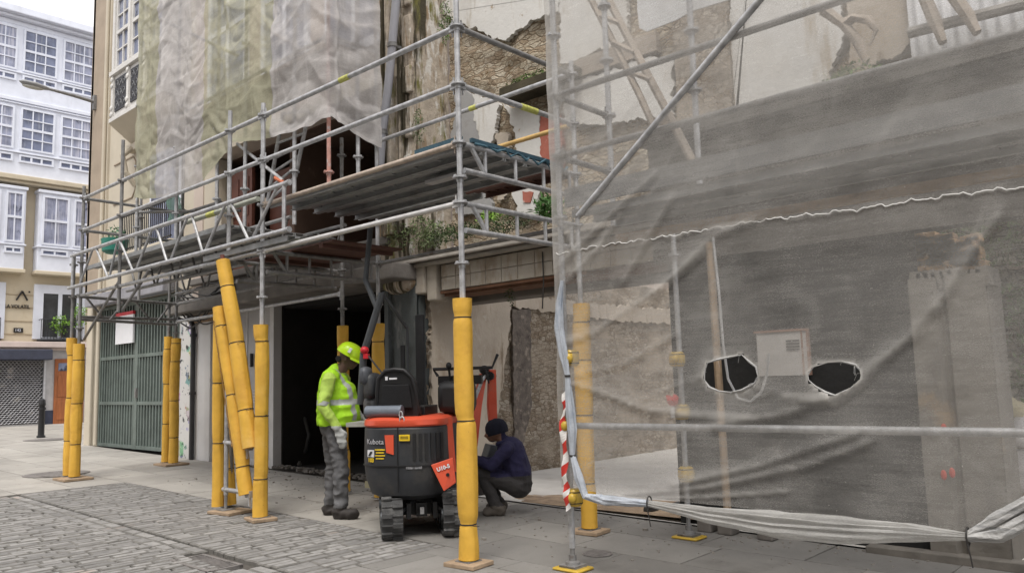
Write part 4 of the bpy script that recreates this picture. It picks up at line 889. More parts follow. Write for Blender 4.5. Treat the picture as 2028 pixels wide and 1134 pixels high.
b = MB(); b.tube((-4.9, .02, Z2+.10), (-3.2, .02, Z2+.10), .03, 10); b.build('toe_rail', mat('grey_green_tube', (.36, .37, .31), .6, .2), sb)
b = MB(); b.tube((-4.35, .02, Z2+.10), (-4.15, .02, Z2+.10), .034, 10); tag(b.build('tape_strip', YT), 'yellow tape round the toe rail of the left scaffold', 'tape')
t = thing('net_scrap', 'scrap of green debris netting snagged on the left inner post', 'netting', (-7.3, 1.4, 4.2))
b = MB(); b.grid(lambda u, v: V((-8.7+.62*u, 1.45+.05*math.sin(9*u+3*v), 4.22+.42*v*(.7+.3*math.sin(3*u)))), 20, 12); b.build('cloth', netmat('green_net', (.25, .42, .34), .7), t)
t = thing('net_scrap', 'teal debris netting bundled on the far left end of the deck', 'netting', (-8.2, 1.2, 3.35))
b = MB(); c0 = V((-8.0, 1.3, 3.52)); b.ell(c0, .35, .15, .2, 20, 12); b.v = [q+(q-c0)*.5*fbm(q.x*6, q.y*6, q.z*6) for q in b.v]; b.build('cloth', mat('teal_net', (.03, .16, .12), .8, 0, .3, 9), t)
# braces between C and B, and the pair of tubes at their feet
b = MB(); d1a, d1b = onY(440, 505, -.16), onY(497, 886, -.06); d2a, d2b = onY(434, 608, -.16), onY(489, 978, -.06)
b.tube(d1a, d1b, RT_, 10); b.build('brace', mat('dark_red_tube', (.12, .04, .03), .6), sb)
b = MB(); b.tube(d2a, d2b, RT_, 10); b.build('brace', STEEL, sb)
c2 = gnd(456, 1010)
standard(sb, c2.x, c2.y, .25, 1.4, (), m=STEEL_D)
for (xa, ya), (xb, yb) in (((445, 875), (500, 884)), ((442, 968), (505, 977))):
    p, q = onY(xa, ya, .0), onY(xb, yb, .0)
    b = MB(); b.tube(p, q, RT_, 10); b.box(q+V((-.03, -.04, 0)), (.09, .07, .07)); b.box(q+V((0, -.06, -.06)), (.02, .02, .12)); b.build('foot_tie', STEEL, sb)
# upper scaffold behind the pale sheeting --------------------------------------------
UY, UX = .80, -3.0
su = thing('scaffold', 'upper scaffold wrapped in pale and greenish sheeting standing on the decks', 'scaffold', (-5.7, 1.2, 3.4))
for x in (-3.72, -4.9, -5.66, -6.9, -8.3): standard(su, x, UY, 3.35, 9, (4.0, 5.0, 6.0), foot=False)
standard(su, UX, UY, 3.39, 9, (3.85, 4.85), m=STEEL_R, foot=False); standard(su, UX+.02, 1.2, 3.39, 9, (4.1,), foot=False)
for z in (5.5, 7.4): ledger(su, (-8.3, UY, z), (UX, UY, z)); ledger(su, (UX, UY, z), (UX, WY, z))
planks(su, -8.3, UX, UY, 1.5, 5.45, 2, BOARD)
b = MB(); b.tube(onY(470, 285, .85), onY(560, 357, .85), .022, 8); b.tube(onY(330, 45, .8), onY(470, 110, .8), .022, 8); b.build('brace', STEEL, su)
b = MB(); b.tube(onY(545, 352, .84), onY(562, 362, .84), .025, 8); b.build('brace_end', mat('orange_end', (.50, .13, .05), .6), su)
t = thing('aluminium_ladder', 'narrow metal ladder leaning on the deck below the sheeting', 'ladder', (-3.9, 1.1, 3.4))
la, lb = onY(530, 400, 1.05), onY(560, 225, 1.05); ra, rb = onY(585, 350, 1.05), onY(612, 220, 1.05)
for a, c in ((la, lb), (ra, rb)): b = MB(); b.tube(a, c, .026, 8); b.build('stile', STEEL, t)
b = MB()
for k in range(7): u = k/6; b.tube(la.lerp(lb, u), ra.lerp(rb, u), .017, 8)
b.build('rung', STEEL, t)
# right scaffold behind the fine netting --------------------------------------------
RX, RY, RH = .712, .40, 4.17
sr = thing('scaffold', 'right scaffold bay standing behind the fine white netting', 'scaffold', (2.6, 1.1, 0))
standard(sr, RX, RY, .15, 6.5, (RH+.5, RH, RH-.5, RH-1, RH-1.5)); standard(sr, RX, RY+.73, 2.7, 6.5, (RH+.5, RH, RH-.5, RH-1), foot=False)
standard(sr, .83, 1.9, .2, 2.7, (2.5,)); standard(sr, 1.55, RY+.73, 2.7, 6.5, (RH, RH-.5), foot=False)
for z in (RH-.5, RH-1): ledger(sr, (RX, RY, z), (5.4, RY, z), m=STEEL_D); ledger(sr, (RX, RY, z), (RX, RY+.73, z), m=STEEL_D)
ledger(sr, (RX, RY, RH+.5), (5.4, RY, RH+.5), m=STEEL_D)
b = MB(); b.tube(onY(1145, 428, .34), onY(1530, -30, .34), RT_, 12); b.build('diagonal_brace', STEEL, sr)
b = MB(); b.tube(onY(1118, 842, .38), onY(2140, 858, .38), RT_, 12); b.build('guard_rail', STEEL, sr)
planks(sr, RX+.05, 5.4, RY+.08, RY+.70, 2.74, 2)
b = MB(); b.bx(RX+.02, 5.4, RY+.04, RY+.065, 2.76, 2.91); b.build('toe_board', mat('grey_toe_board', (.17, .17, .17), .7, 0, .12, 3, .1, 30, stretch=(.3, 1, 4)), sr, smooth=False)
b = MB(); b.bx(RX+.02, 5.4, RY+.72, RY+.75, 2.55, 2.62); b.build('rear_ledger', BOARD, sr, smooth=False)
p, q = onY(1345, 260, 1.13), onY(1385, 335, 1.13)
# base jacks and yellow guards of the right scaffold
def foot_guard(x, y, label, grp='yellow foot boards'):
    t = thing('foot_board', label, 'foot board', (x, y, gz(x)), group=grp)
    b = MB(); g = gz(x); b.bx(x-.125, x+.125, y-.10, y+.10, g, g+.024); b.build('board', CLAMPY, t, bevel=.012)
    b = MB(); b.bx(x-.08, x+.08, y-.07, y+.07, g+.024, g+.032); b.lathe((x, y, g+.032), [(.06, 0), (.055, .03), (.03, .04), (.03, .08)], 12); b.build('jack_nut', STEEL_D, t)
foot_guard(RX, RY, 'yellow foot board under the front post at the netting edge'); foot_guard(.83, 1.9, 'yellow foot board at the blackened wall under the rear post')
def guard(p, label, r=.062, h=.125):
    t = thing('coupler_guard', label, 'coupler guard', p, group='yellow coupler guards')
    b = MB(); b.lathe(V(p)-V((0, 0, h/2)), [(r*.75, 0), (r, .02), (r*1.05, h*.5), (r, h-.02), (r*.75, h)], 14); b.ell(V(p)+V((.02, -r*.9, 0)), .035, .03, .04, 10, 8); b.build('shell', CLAMPY, t)
    b = MB(); b.lathe(V(p)+V((0, 0, h*.5-.025)), [(r*1.02, 0), (r*1.02, .008)], 14); b.lathe(V(p)-V((0, 0, h*.5-.02)), [(r*1.02, 0), (r*1.02, .008)], 14); b.build('band', STRAP, t)
for (x, y), lab in (((1138, 984), 'bright yellow coupler guard low on the netting-edge post, below the tape'), ((1131, 709), 'pale yellow coupler guard under the netting on the edge post'), ((1124, 842), 'yellow coupler guard beside the red and white tape')):
    guard(onY(x, y, RY-.02), lab)
for (x, y), lab in (((1341, 711), 'topmost of the three yellow coupler guards on the rear post'), ((1350, 815), 'middle of the three yellow coupler guards on the rear post, by the red tape'), ((1359, 938), 'lowest of the three yellow coupler guards on the rear post')):
    guard(onY(x, y, 1.88), lab, .07, .13)
# warning tape
WR, RD = mat('tape_white', (.74, .72, .70), .4, 0, .05, 4), mat('tape_red', (.55, .04, .03), .4, 0, .1, 4)
t = thing('warning_tape', 'red and white striped tape hanging down the netting-edge post', 'tape', onY(1118, 990, .3))
pts = [onY(x, y, .31) for x, y in ((1118, 775), (1121, 800), (1113, 830), (1117, 870), (1120, 905), (1117, 940), (1122, 965), (1121, 985), (1127, 1012))]
fine = []
for i in range(len(pts)-1):
    for k in range(8): fine.append(pts[i].lerp(pts[i+1], k/8))
for i in range(len(fine)-1):
    if i % 5 == 0: b = MB()
    s_ = [V((.026, .012*math.sin(q*.4), .018)) for q in (i, i+1)]; b.add([fine[i]-s_[0], fine[i]+s_[0], fine[i+1]+s_[1], fine[i+1]-s_[1]], [(0, 1, 2, 3)])
    if i % 5 == 4 or i == len(fine)-2: b.build(['white_band', 'red_band'][(i//5) % 2], [WR, RD][(i//5) % 2], t, smooth=False)
t = thing('warning_tape', 'crumpled red and white tape tied to the rear post', 'tape', onY(1338, 800, 1.8))
c = onY(1336, 800, 1.8); b = MB(); b.ell(c+V((-.02, 0, .03)), .06, .04, .05, 10, 8); b.v = [q+(q-c)*.6*fbm(q.x*25, q.y*25, q.z*25) for q in b.v]; b.build('red_knot', RD, t); b = MB(); b.bx(c.x-.04, c.x, c.y-.01, c.y, c.z-.12, c.z); b.build('white_tail', WR, t, smooth=False)

# ------------------------------------------------------------------ yellow foam sleeves
def sleeve(label, p0, p1, straps, r=.078, pinch=.055, seed=0, bend=0.0, cat='foam sleeve'):
    p0, p1 = V(p0), V(p1); L = (p1-p0).length; n = max(20, int(L/.022)); d = (p1-p0)/L
    t = thing('foam_sleeve', label, cat, p0, group='yellow foam sleeves on the scaffold posts')
    pts, rad = [], []; rs = random.Random(seed*13); cuts = sorted(straps); sec = [(rs.uniform(.92, 1.06), rs.uniform(-.009, .009)) for _ in range(len(cuts)+1)]
    sd = d.cross(V((.7, -.7, 0.1))).normalized()
    for i in range(n+1):
        u = i/n; q = sum(u > s for s in cuts); k = sec[q][0]; off = sec[q][1]
        for m_, s in enumerate(cuts):
            if abs(u-s)*L < .05: w_ = .5+.5*(u-s)*L/.05; k = sec[m_][0]*(1-w_)+sec[m_+1][0]*w_; off = sec[m_][1]*(1-w_)+sec[m_+1][1]*w_
        for s in straps: k -= pinch*math.exp(-((u-s)*L/.03)**2)+pinch*random.Random(seed*7+int(s*100)).uniform(.2, 1.3)*math.exp(-((u-s)*L/.13)**2)
        k *= 1+.085*nz(u*L*1.7, seed*3.1)+.02*nz(u*L*7, seed*1.3)
        pts.append(p0+d*L*u+sd*(off+.008*nz(u*L*1.2, seed+9)+bend*math.sin(math.pi*u))); rad.append(r*k)
    def wob(u, th):
        v = 1+.035*fbm(math.cos(th)*1.5+seed, math.sin(th)*1.5, u*L*3)
        if abs(((th-1.2-.15*math.sin(u*6)) % (2*math.pi))) < .18: v *= .93
        return v
    b = MB(); b.path(pts, rad, 32, wob=wob); b.build('foam', FOAM, t, angle=50)
    for s in straps:
        i = int(s*n); c = pts[i]; b = MB(); b.path([c-d*.004+V((0, 0, 0)), c+d*.006], rad[i]+.004, 24)
        if random.random() < .6:
            e = c+V((rad[i]*.8, -rad[i]*.4, 0)); b.path([e, e+V((.05, -.01, random.uniform(-.01, .01))), e+V((random.uniform(.07, .13), 0, random.uniform(-.02, .02)))], .003, 5)
        b.build('strap', STRAP, t)
def base_board(x, y, label, rz=0.0, s=.15):
    g = gz(x); b = MB(); b.box((x, y, g+.018), (s*2, s*1.7, .034), Matrix.Rotation(rz, 3, 'Z')); tag(b.build('sole_board', BOARD, bevel=.006, smooth=False), label, 'board', 'boards under the scaffold posts')
zt = lambda px, py, Y: onY(px, py, Y).z
sleeve('tall yellow foam sleeve on the front corner post, in front of the excavator', (0, 0, .05), (0, 0, zt(908, 592, 0)), [.135, .53, .93], seed=1, pinch=.11, r=.083)
base_board(0, 0, 'timber sole board under the front corner post', .1)
sleeve('yellow foam sleeve on the post just right of the leaning braces', (BX_, 0, .09), (BX_, 0, zt(518, 643, 0)), [.2, .52, .92], seed=2)
base_board(BX_, 0, 'timber sole board under the post right of the leaning braces', -.2)
sleeve('vertical yellow foam sleeve left of the leaning braces', (CX_-.14, -.02, .12), (CX_-.17, -.02, zt(432, 612, 0)), [.32, .62, .93], r=.068, seed=3)
sleeve('yellow foam sleeve crossing behind the vertical one left of the braces', (c2.x, c2.y, .12), (c2.x-.16, c2.y-.03, 1.5), [.3, .62], r=.068, seed=4)
base_board(CX_+.05, .03, 'timber sole board under the two crossing sleeves', .15, .19)
sleeve('long leaning yellow sleeve reaching up to the truss, upper of two braces', d1b.lerp(d1a, -.0), d1a.lerp(d1b, .03), [.2, .55, .86], r=.082, seed=5, bend=.012)
sleeve('leaning yellow sleeve with dark seam tear, lower of the two braces', d2b, d2a, [.14, .52, .9], r=.074, seed=6)
b = MB(); dd = d2a-d2b
for k in range(70): u = .25+.68*k/70; b.ell(d2b+dd*u+V((-.045+.012*nz(k*.5, 2), -.066, 0)), .009, .006, .014, 6, 4)
tag(b.build('tape_residue', mat('old_glue', (.28, .16, .05), .9)), 'dark line of old torn tape along the lower leaning sleeve', 'tape')
sleeve('right-hand yellow sleeve of the pair at the far left end', (DX_, 0, .18), (DX_, 0, zt(146, 682, 0)), [.24, .55, .88], seed=7, r=.082)
sleeve('left-hand yellow sleeve of the pair at the far left end', (-8.62, .02, .18), (-8.6, .02, zt(136, 670, 0)), [.25, .56, .88], seed=8, r=.078)
base_board(-8.36, 0, 'sole board under the far left pair of posts', 0, .24)
sleeve('right-hand yellow sleeve of the pair in front of the gate', (-8.90, 1.75, .18), (-8.90, 1.75, zt(346, 670, 1.75)), [.2, .5, .82, .96], seed=9, r=.082)
sleeve('left-hand yellow sleeve of the pair in front of the gate', (-9.18, 1.75, .18), (-9.18, 1.75, zt(336, 666, 1.75)), [.3, .62, .9], seed=10, r=.074)
base_board(-8.98, 1.75, 'sole board under the pair of posts in front of the gate', 0, .24)
sleeve('orange yellow sleeve behind the worker, left of the roll bar', (CX_, WY, .1), (CX_, WY, zt(677, 645, WY)), [.25, .55, .86], seed=11, r=.076)
sleeve('orange yellow sleeve in front of the dark pillar, right of the roll bar', (BX_, WY, .08), (BX_, WY, zt(747, 641, WY)), [.3, .6, .9], seed=12, r=.08)
sleeve('yellow foam sleeve behind the netting edge, next to the crouching worker', (0, WY, .05), (0, WY, zt(1143, 602, WY)), [.2, .5, .75, .92], seed=13, r=.08)
base_board(0, WY, 'sole board under the sleeve behind the netting edge', .1)

# ------------------------------------------------------------------ sheeting and netting
NW = netmat('pale_sheeting', (.57, .545, .53), .74, .35, 120)
NG = netmat('greenish_sheeting', (.46, .445, .33), .76, .35, 120)
t = thing('scaffold_sheeting', 'pale and greenish translucent sheeting hung round the upper left scaffold', 'sheeting', (-5.7, .8, 4.2))
bot = [(p.x, p.z) for p in (onY(x, y, UY-.06) for x, y in ((268, 392), (287, 394), (343, 390), (392, 372), (415, 338), (452, 298), (458, 268), (466, 283), (552, 272), (645, 236)))]+[(UX+.05, 4.49), (-2.6, 4.36), (-2.25, 4.27)]
def interp(tb, x):
    for (a, p), (c, q) in zip(tb, tb[1:]):
        if x <= c: return p+(q-p)*max(0, min(1, (x-a)/(c-a))) if c > a else q
    return tb[-1][1]
gx = lambda px: onY(px, 150, UY-.03).x
bands = [(gx(318), 1), (gx(408), 0), (gx(545), 1), (9, 0)]
NU, NV = 330, 230
sL, sC, sR = -8.24, UX+.03, -2.2     # past sC the sheet turns back along +Y
b = MB(); vs = []; dens = []
for j in range(NV+1):
    for i in range(NU+1):
        s = sL+(sR-sL)*i/NU; z0 = interp(bot, s)+.02*nz(s*5, 1); v = j/NV; z = z0+(8.8-z0)*v
        edge = min(1, v*4)
        sag = .22*math.sin(math.pi*(((s-sL) % 1.22)/1.22))
        rg = lambda a, c, k, q: math.exp(-(NZ.noise(V((a, c, k)))/q)**2)
        zz = z+sag
        r = rg(s*.55, zz*1.7+s*.75, 4.4, .04); r2 = rg(s*1.1+3, zz*3.0-s*.5, 9.1, .04); r3 = rg(s*2.6, z*.55+s*.2, 2.2, .028)
        post = math.exp(-((((s-sL+.1) % 1.22)-.61)/.02)**2)
        n1 = NZ.noise(V((s*.55, zz*1.7+s*.75, 4.4))); n2 = NZ.noise(V((s*1.1+3, zz*3.0-s*.5, 9.1)))
        w = .03*fbm(s*1.2+z*.6, z*1.5-s*.6, 1.7, 3)+.10*(.35-abs(n1))+.05*(.3-abs(n2))+.02*(.3-abs(nz(s*4.5, z*5+s, 3)))+.02*post
        tight = math.sin(math.pi*min(1, max(0, ((s-sL) % 1.25)/1.25)))
        d = w*(.5+.5*tight)
        if s < sC: p = (s, UY-.05-abs(d)*1.2, z)
        else: p = (sC+.02+abs(d), UY-.05+(s-sC)*1.0, z)
        vs.append(p)
        dens.append(.26*r*(.4+.6*abs(nz(s*2, z*2, 5)))+.18*r2*(.3+.7*abs(nz(s*3, z*3, 7)))+.12*r3+.2*post+.16*math.exp(-((((zz*.8+z*.2+.03*nz(s*2, z))%.56)-.28)/.010)**2)+.10*math.exp(-((((s+.02*nz(s, z*3))%.61)-.3)/.010)**2)+(.25 if v < .012 else 0)+.10*fbm(s*3, z*3, 8))
fs = []; mi = []
for j in range(NV):
    for i in range(NU):
        a = j*(NU+1)+i; fs.append((a, a+1, a+NU+2, a+NU+1)); x = sL+(sR-sL)*(i+.5)/NU
        mi.append(next(m for e, m in bands if x < e))
b.v = [V(p) for p in vs]; b.f = fs; b.mi = mi
b.build('sheet', [NW, NG], t, attr=dens, angle=180)

NF = netmat('fine_white_netting', (.56, .54, .51), .33, .35)
t = thing('debris_netting', 'fine white debris netting with two torn holes over the right scaffold', 'netting', (2.8, .35, .5))
NY = .345
folds = [  # centre lines of gathered folds in photo pixels on the net plane, half width, strength
 ([(1126, 757), (1214, 787), (1275, 812), (1380, 826), (1480, 830)], .030, .34),
 ([(1124, 680), (1179, 662), (1229, 627), (1314, 575), (1400, 500)], .028, .26),
 ([(1130, 748), (1239, 722), (1340, 665)], .022, .15),
 ([(1420, 845), (1560, 822), (1680, 775), (1735, 735), (1860, 610)], .045, .20),
 ([(1500, 770), (1600, 792), (1660, 800), (1720, 760)], .02, .22),
 ([(1170, 985), (1400, 966), (1600, 925), (1720, 880)], .05, .15), ([(1180, 988), (1400, 985), (1560, 975)], .018, .25),
 ([(1340, 960), (1500, 925), (1700, 860)], .04, .12),
 ([(1112, 530), (1200, 440), (1300, 350)], .03, .13), ([(1135, 550), (1185, 495), (1230, 430)], .025, .18), ([(1240, 560), (1290, 470), (1330, 400)], .04, .15),
 ([(1112, 440), (1140, 500), (1150, 570)], .03, .15), ([(1104, 190), (1125, 300), (1120, 420)], .02, .1), ([(1150, 330), (1240, 230), (1300, 170)], .015, .08),
 ([(1105, 312), (1150, 285), (1210, 270)], .012, .18), ([(1105, 315), (1135, 370), (1180, 400)], .012, .15), ([(1106, 437), (1160, 415), (1220, 405)], .012, .15), ([(1106, 436), (1140, 470), (1160, 520)], .014, .2), ([(1100, 190), (1125, 230), (1130, 290)], .010, .15),
 ([(1112, 570), (1170, 520), (1210, 470)], .012, .18), ([(1300, 585), (1420, 470), (1500, 440)], .05, .10), ([(1860, 610), (1920, 520), (1980, 430)], .05, .10),
 ([(1395, 745), (1340, 760), (1250, 800)], .015, .12), ([(1655, 785), (1560, 790), (1480, 775)], .014, .2), ([(1708, 740), (1780, 690), (1850, 650)], .02, .16)]
FL = [([(p.x, p.z) for p in (onY(x, y, NY) for x, y in pl)], w, a) for pl, w, a in folds]
def seg(px, pz, a, c):
    ax, az = a; dx, dz = c[0]-ax, c[1]-az; t_ = max(0, min(1, ((px-ax)*dx+(pz-az)*dz)/(dx*dx+dz*dz)))
    return math.hypot(px-ax-dx*t_, pz-az-dz*t_)
hemz = [(RX, .60), (1.2, .585), (2.0, .575), (3.4, .56), (3.6, .66), (5.2, .9)]
seam = [(p.x, p.z) for p in (onY(x, y, NY) for x, y in ((1112, 502), (1180, 488), (1300, 472), (1500, 438), (1700, 415), (1900, 385), (2028, 371), (2200, 345)))]
def holeset(pts): return [(p.x, p.z) for p in (onY(x, y, NY) for x, y in pts)]
holes = [holeset([(1396, 735), (1402, 718), (1420, 712), (1448, 706), (1470, 702), (1485, 716), (1498, 726), (1502, 745), (1496, 758), (1470, 772), (1448, 776), (1425, 774), (1405, 766), (1396, 752)]),
         holeset([(1600, 742), (1612, 726), (1640, 717), (1668, 715), (1696, 722), (1709, 738), (1706, 750), (1686, 768), (1655, 783), (1635, 776), (1615, 764), (1602, 752)])]
def inside(x, z, P):
    r = False; j = len(P)-1
    for i in range(len(P)):
        if (P[i][1] > z) != (P[j][1] > z) and x < (P[j][0]-P[i][0])*(z-P[i][1])/(P[j][1]-P[i][1])+P[i][0]: r = not r
        j = i
    return r
def rim(x, z, P):
    best = 9; q = None
    for i in range(len(P)):
        a, c = P[i], P[(i+1) % len(P)]; dx, dz = c[0]-a[0], c[1]-a[1]; t_ = max(0, min(1, ((x-a[0])*dx+(z-a[1])*dz)/(dx*dx+dz*dz)))
        e = (a[0]+dx*t_, a[1]+dz*t_); d_ = math.hypot(x-e[0], z-e[1])
        if d_ < best: best = d_; q = e
    return best, q
NU, NV = 210, 200; X0, X1, ZT = RX-.035, 5.0, 6.2
vs = []; dens = []; hole = []
for j in range(NV+1):
    for i in range(NU+1):
        x = X0+(X1-X0)*(i/NU); z0 = interp(hemz, x); z = z0+(ZT-z0)*(j/NV)**1.25
        y = NY+.012*fbm(x*2, z*1.3, 2)
        dn = .05*fbm(x*1.3, z*2.6, 5)
        for pl, w, a in FL:
            m = min(seg(x, z, pl[k], pl[k+1]) for k in range(len(pl)-1))
            if m < w*5:
                k_ = min(range(len(pl)-1), key=lambda q: seg(x, z, pl[q], pl[q+1])); a_, c_ = pl[k_], pl[k_+1]
                up_s = (c_[0]-a_[0])*(z-a_[1])-(c_[1]-a_[1])*(x-a_[0]) > 0
                g = math.exp(-m/(w*(1.0 if up_s else .25))); y -= .03*g*min(1, w/.03); dn += 1.0*a*g*(.75+.5*nz(x*9, z*30))
        sz_ = interp(seam, x)+.006*math.sin(x*31)+.004*math.sin(x*73)
        if abs(z-sz_) < .016: dn += .1
        dn += .06*max(0, fbm(x*.9+z*.5, z*.7, 21))+.13*math.exp(-(NZ.noise(V((x*1.5+z*.9, z*1.4-x*.4, 31)))/.035)**2)*max(0, .3+nz(x*1.3, z*1.3, 3))+.11*math.exp(-(NZ.noise(V((x*.6+z*.25, z*2.6-x*1.2, 57)))/.03)**2)*max(0, .2+nz(x*1.7, z*1.7, 13))+.09*math.exp(-(NZ.noise(V((x*2.4-z*.8, z*.8+x*.3, 77)))/.03)**2)*max(0, .2+nz(x*1.9, z*1.2, 23))
        y -= .02*abs(NZ.noise(V((x*1.5+z*.9, z*1.4-x*.4, 31))))+.015*abs(NZ.noise(V((x*.6+z*.25, z*2.6-x*1.2, 57))))
        if x < X0+.08: dn += .25*(1-(x-X0)/.08)
        dn += .09*max(0, min(1, (z-2.35)/.5))+.05*max(0, min(1, (1.25-x)/.5))
        h = 0
        for P in holes:
            if inside(x, z, P): h = 1; d_, q = rim(x, z, P); 
            else: d_, q = rim(x, z, P)
            if h and d_ < .016: x, z = q; h = 0; dn += .5
            elif not h and d_ < .012: dn += .5
            elif not h and d_ < .10: dn += .12*(1-d_/.1)
            if h: break
        vs.append(V((x, y, z))); dens.append(dn); hole.append(h)
fs = []
for j in range(NV):
    for i in range(NU):
        q = (j*(NU+1)+i, j*(NU+1)+i+1, (j+1)*(NU+1)+i+1, (j+1)*(NU+1)+i)
        if not any(hole[k] for k in q): fs.append(q)
b = MB(); b.v = vs; b.f = fs; b.mi = [0]*len(fs)
b.build('net', NF, t, attr=dens, angle=180)
CLOTH = mat('bunched_net', (.40, .395, .385), .9, 0, .15, 12, .5, 60, [((.25, .25, .25), 5, .52, .12, (.35, 1, 6)), ((.52, .51, .49), 6, .56, .1, (.35, 1, 7))])
HEM = netmat('hem_netting', (.56, .55, .53), .62, .35, 200)
CLOTH_B = mat('bunched_net_blue', (.38, .405, .445), .9, 0, .18, 12, .4, 60, [((.25, .29, .35), 8, .55, .15, (3, 1, .5))])
for P in holes:
    b = MB()
    for k in range(7):
        x_, z_ = P[random.randrange(len(P))]; cx_ = sum(p[0] for p in P)/len(P); dx_ = (cx_-x_)*random.uniform(.05, .3); q0_ = V((x_, NY-.006, z_)); b.path([q0_, q0_+V((dx_*.6, -.006, -random.uniform(0, .015))), q0_+V((dx_, -.004, -random.uniform(.0, .06)))], random.choice((.0008, .001, .0022)), 4)
    b.path([V((x, NY-.006, z)) for x, z in P+[P[0]]], .006, 6, wob=lambda u, th: 1+.5*math.sin(60*u)); b.build('torn_edge', CLOTH, t)
b = MB(); b.path([V((x, NY-.012, interp(seam, x)+.006*math.sin(x*31)+.005*math.sin(x*73)+.004*math.sin(x*117))) for x in [RX+k*.02 for k in range(210)]], .0045, 6); b.build('seam_cord', mat('white_cord', (.60, .59, .57), .8, 0, .05), t)
def bunch(name, px, rad, Y, m, n=28, tw=2.0, amp=.22, flat=None, par=t, pl=6):
    pts = [onY(x, y, Y) for x, y in px]; P, Q = [], []
    for i in range(len(pts)-1):
        for k in range(10):
            u = k/10; P.append(pts[i].lerp(pts[i+1], u)); Q.append(rad[i]+(rad[i+1]-rad[i])*u)
    P.append(pts[-1]); Q.append(rad[-1])
    b = MB(); b.path(P, Q, n, wob=lambda u, th: 1+amp*math.sin(th*pl+u*tw*6)*.5+amp*fbm(math.cos(th)*2.5, math.sin(th)*2.5, u*3), flat=flat); b.build(name, m, par)
bunch('rolled_edge', [(1113, 555), (1108, 600), (1107, 650), (1116, 700), (1124, 744), (1127, 790), (1133, 850), (1134, 900), (1146, 945), (1160, 985)], [.012, .025, .034, .034, .016, .026, .034, .018, .034, .022], .30, CLOTH_B)
bunch('hem_roll', [(1158, 982), (1200, 990), (1285, 996)], [.020, .034, .022], .30, CLOTH_B)
bunch('hem_roll', [(1285, 996), (1400, 1018), (1540, 1038), (1680, 1049), (1800, 1054), (1917, 1062)], [.018, .044, .070, .066, .046, .018], .30, [HEM], n=64, amp=.30, tw=.25, pl=11)
bunch('hem_roll', [(1917, 1060), (1970, 1030), (2040, 990), (2120, 940)], [.02, .03, .03, .03], .30, CLOTH)
bunch('hem_roll', [(1917, 1064), (1980, 1058), (2060, 1015), (2120, 990)], [.02, .035, .03, .03], .29, CLOTH)
for p, r, dx in (((1124, 744), .022, 0), ((1134, 902), .024, 0)):
    c = onY(*p, .30); b = MB(); b.lathe(c, [(r, -.008), (r, .008)], 12); b.build('cable_tie', STRAP, t)
for p, r in (((1286, 996), .032), ((1917, 1062), .032)):
    c = onY(*p, .30); b = MB(); b.path([c+V((0, r*math.cos(a), r*1.5*math.sin(a))) for a in [k*math.pi/8 for k in range(17)]], .005, 6); b.path([c+V((0, -.03, -.03)), c+V((.01, -.03, -.08)), c+V((.015, -.02, -.15))], .004, 5); b.build('cable_tie', STRAP, t)
# ------------------------------------------------------------------ mini excavator (local frame: +y forward, +x right)
EX, EY, ETH = -1.44, .745, R(30)
M_RUBB = mat('track_rubber', (.065, .065, .065), .9, 0, .3, 10, .4, 40, [((.17, .165, .155), 5, .50, .2)])
M_CHAR = mat('charcoal_plastic', (.030, .032, .036), .5, 0, .25, 4, .12, 40, [((.075, .07, .062), 2.2, .52, .25), ((.15, .13, .105), 6, .66, .15), ((.10, .09, .075), 40, .68, .06)])
M_BLK = mat('black_vinyl', (.014, .014, .015), .5, 0, .2, 6, .1, 60)
M_RED = mat('orange_red_paint', (.60, .085, .04), .42, 0, .1, 4, .06, 40, [((.40, .13, .08), 4, .58, .2), ((.25, .14, .10), 14, .67, .08)])
M_GREYM = mat('grey_metal', (.13, .14, .15), .45, .4, .2, 6, .05, 40)
ex = thing('mini_excavator', 'small charcoal and red tracked excavator seen from behind under the scaffold', 'excavator', (EX, EY, gz(EX)), ETH, local=True)
DT = R(53)-ETH; ct, st_ = math.cos(DT), math.sin(DT)
def ub(b):      # turn the undercarriage against the house
    b.v = [V((p.x*ct-p.y*st_, p.x*st_+p.y*ct, p.z)) for p in b.v]; return b
def stadium(L, r, n=12):
    pts = []
    for k in range(n+1): a = -math.pi/2+math.pi*k/n; pts.append((L+r*math.cos(a), r+r*math.sin(a)))
    for k in range(n+1): a = math.pi/2+math.pi*k/n; pts.append((-L+r*math.cos(a), r+r*math.sin(a)))
    return pts
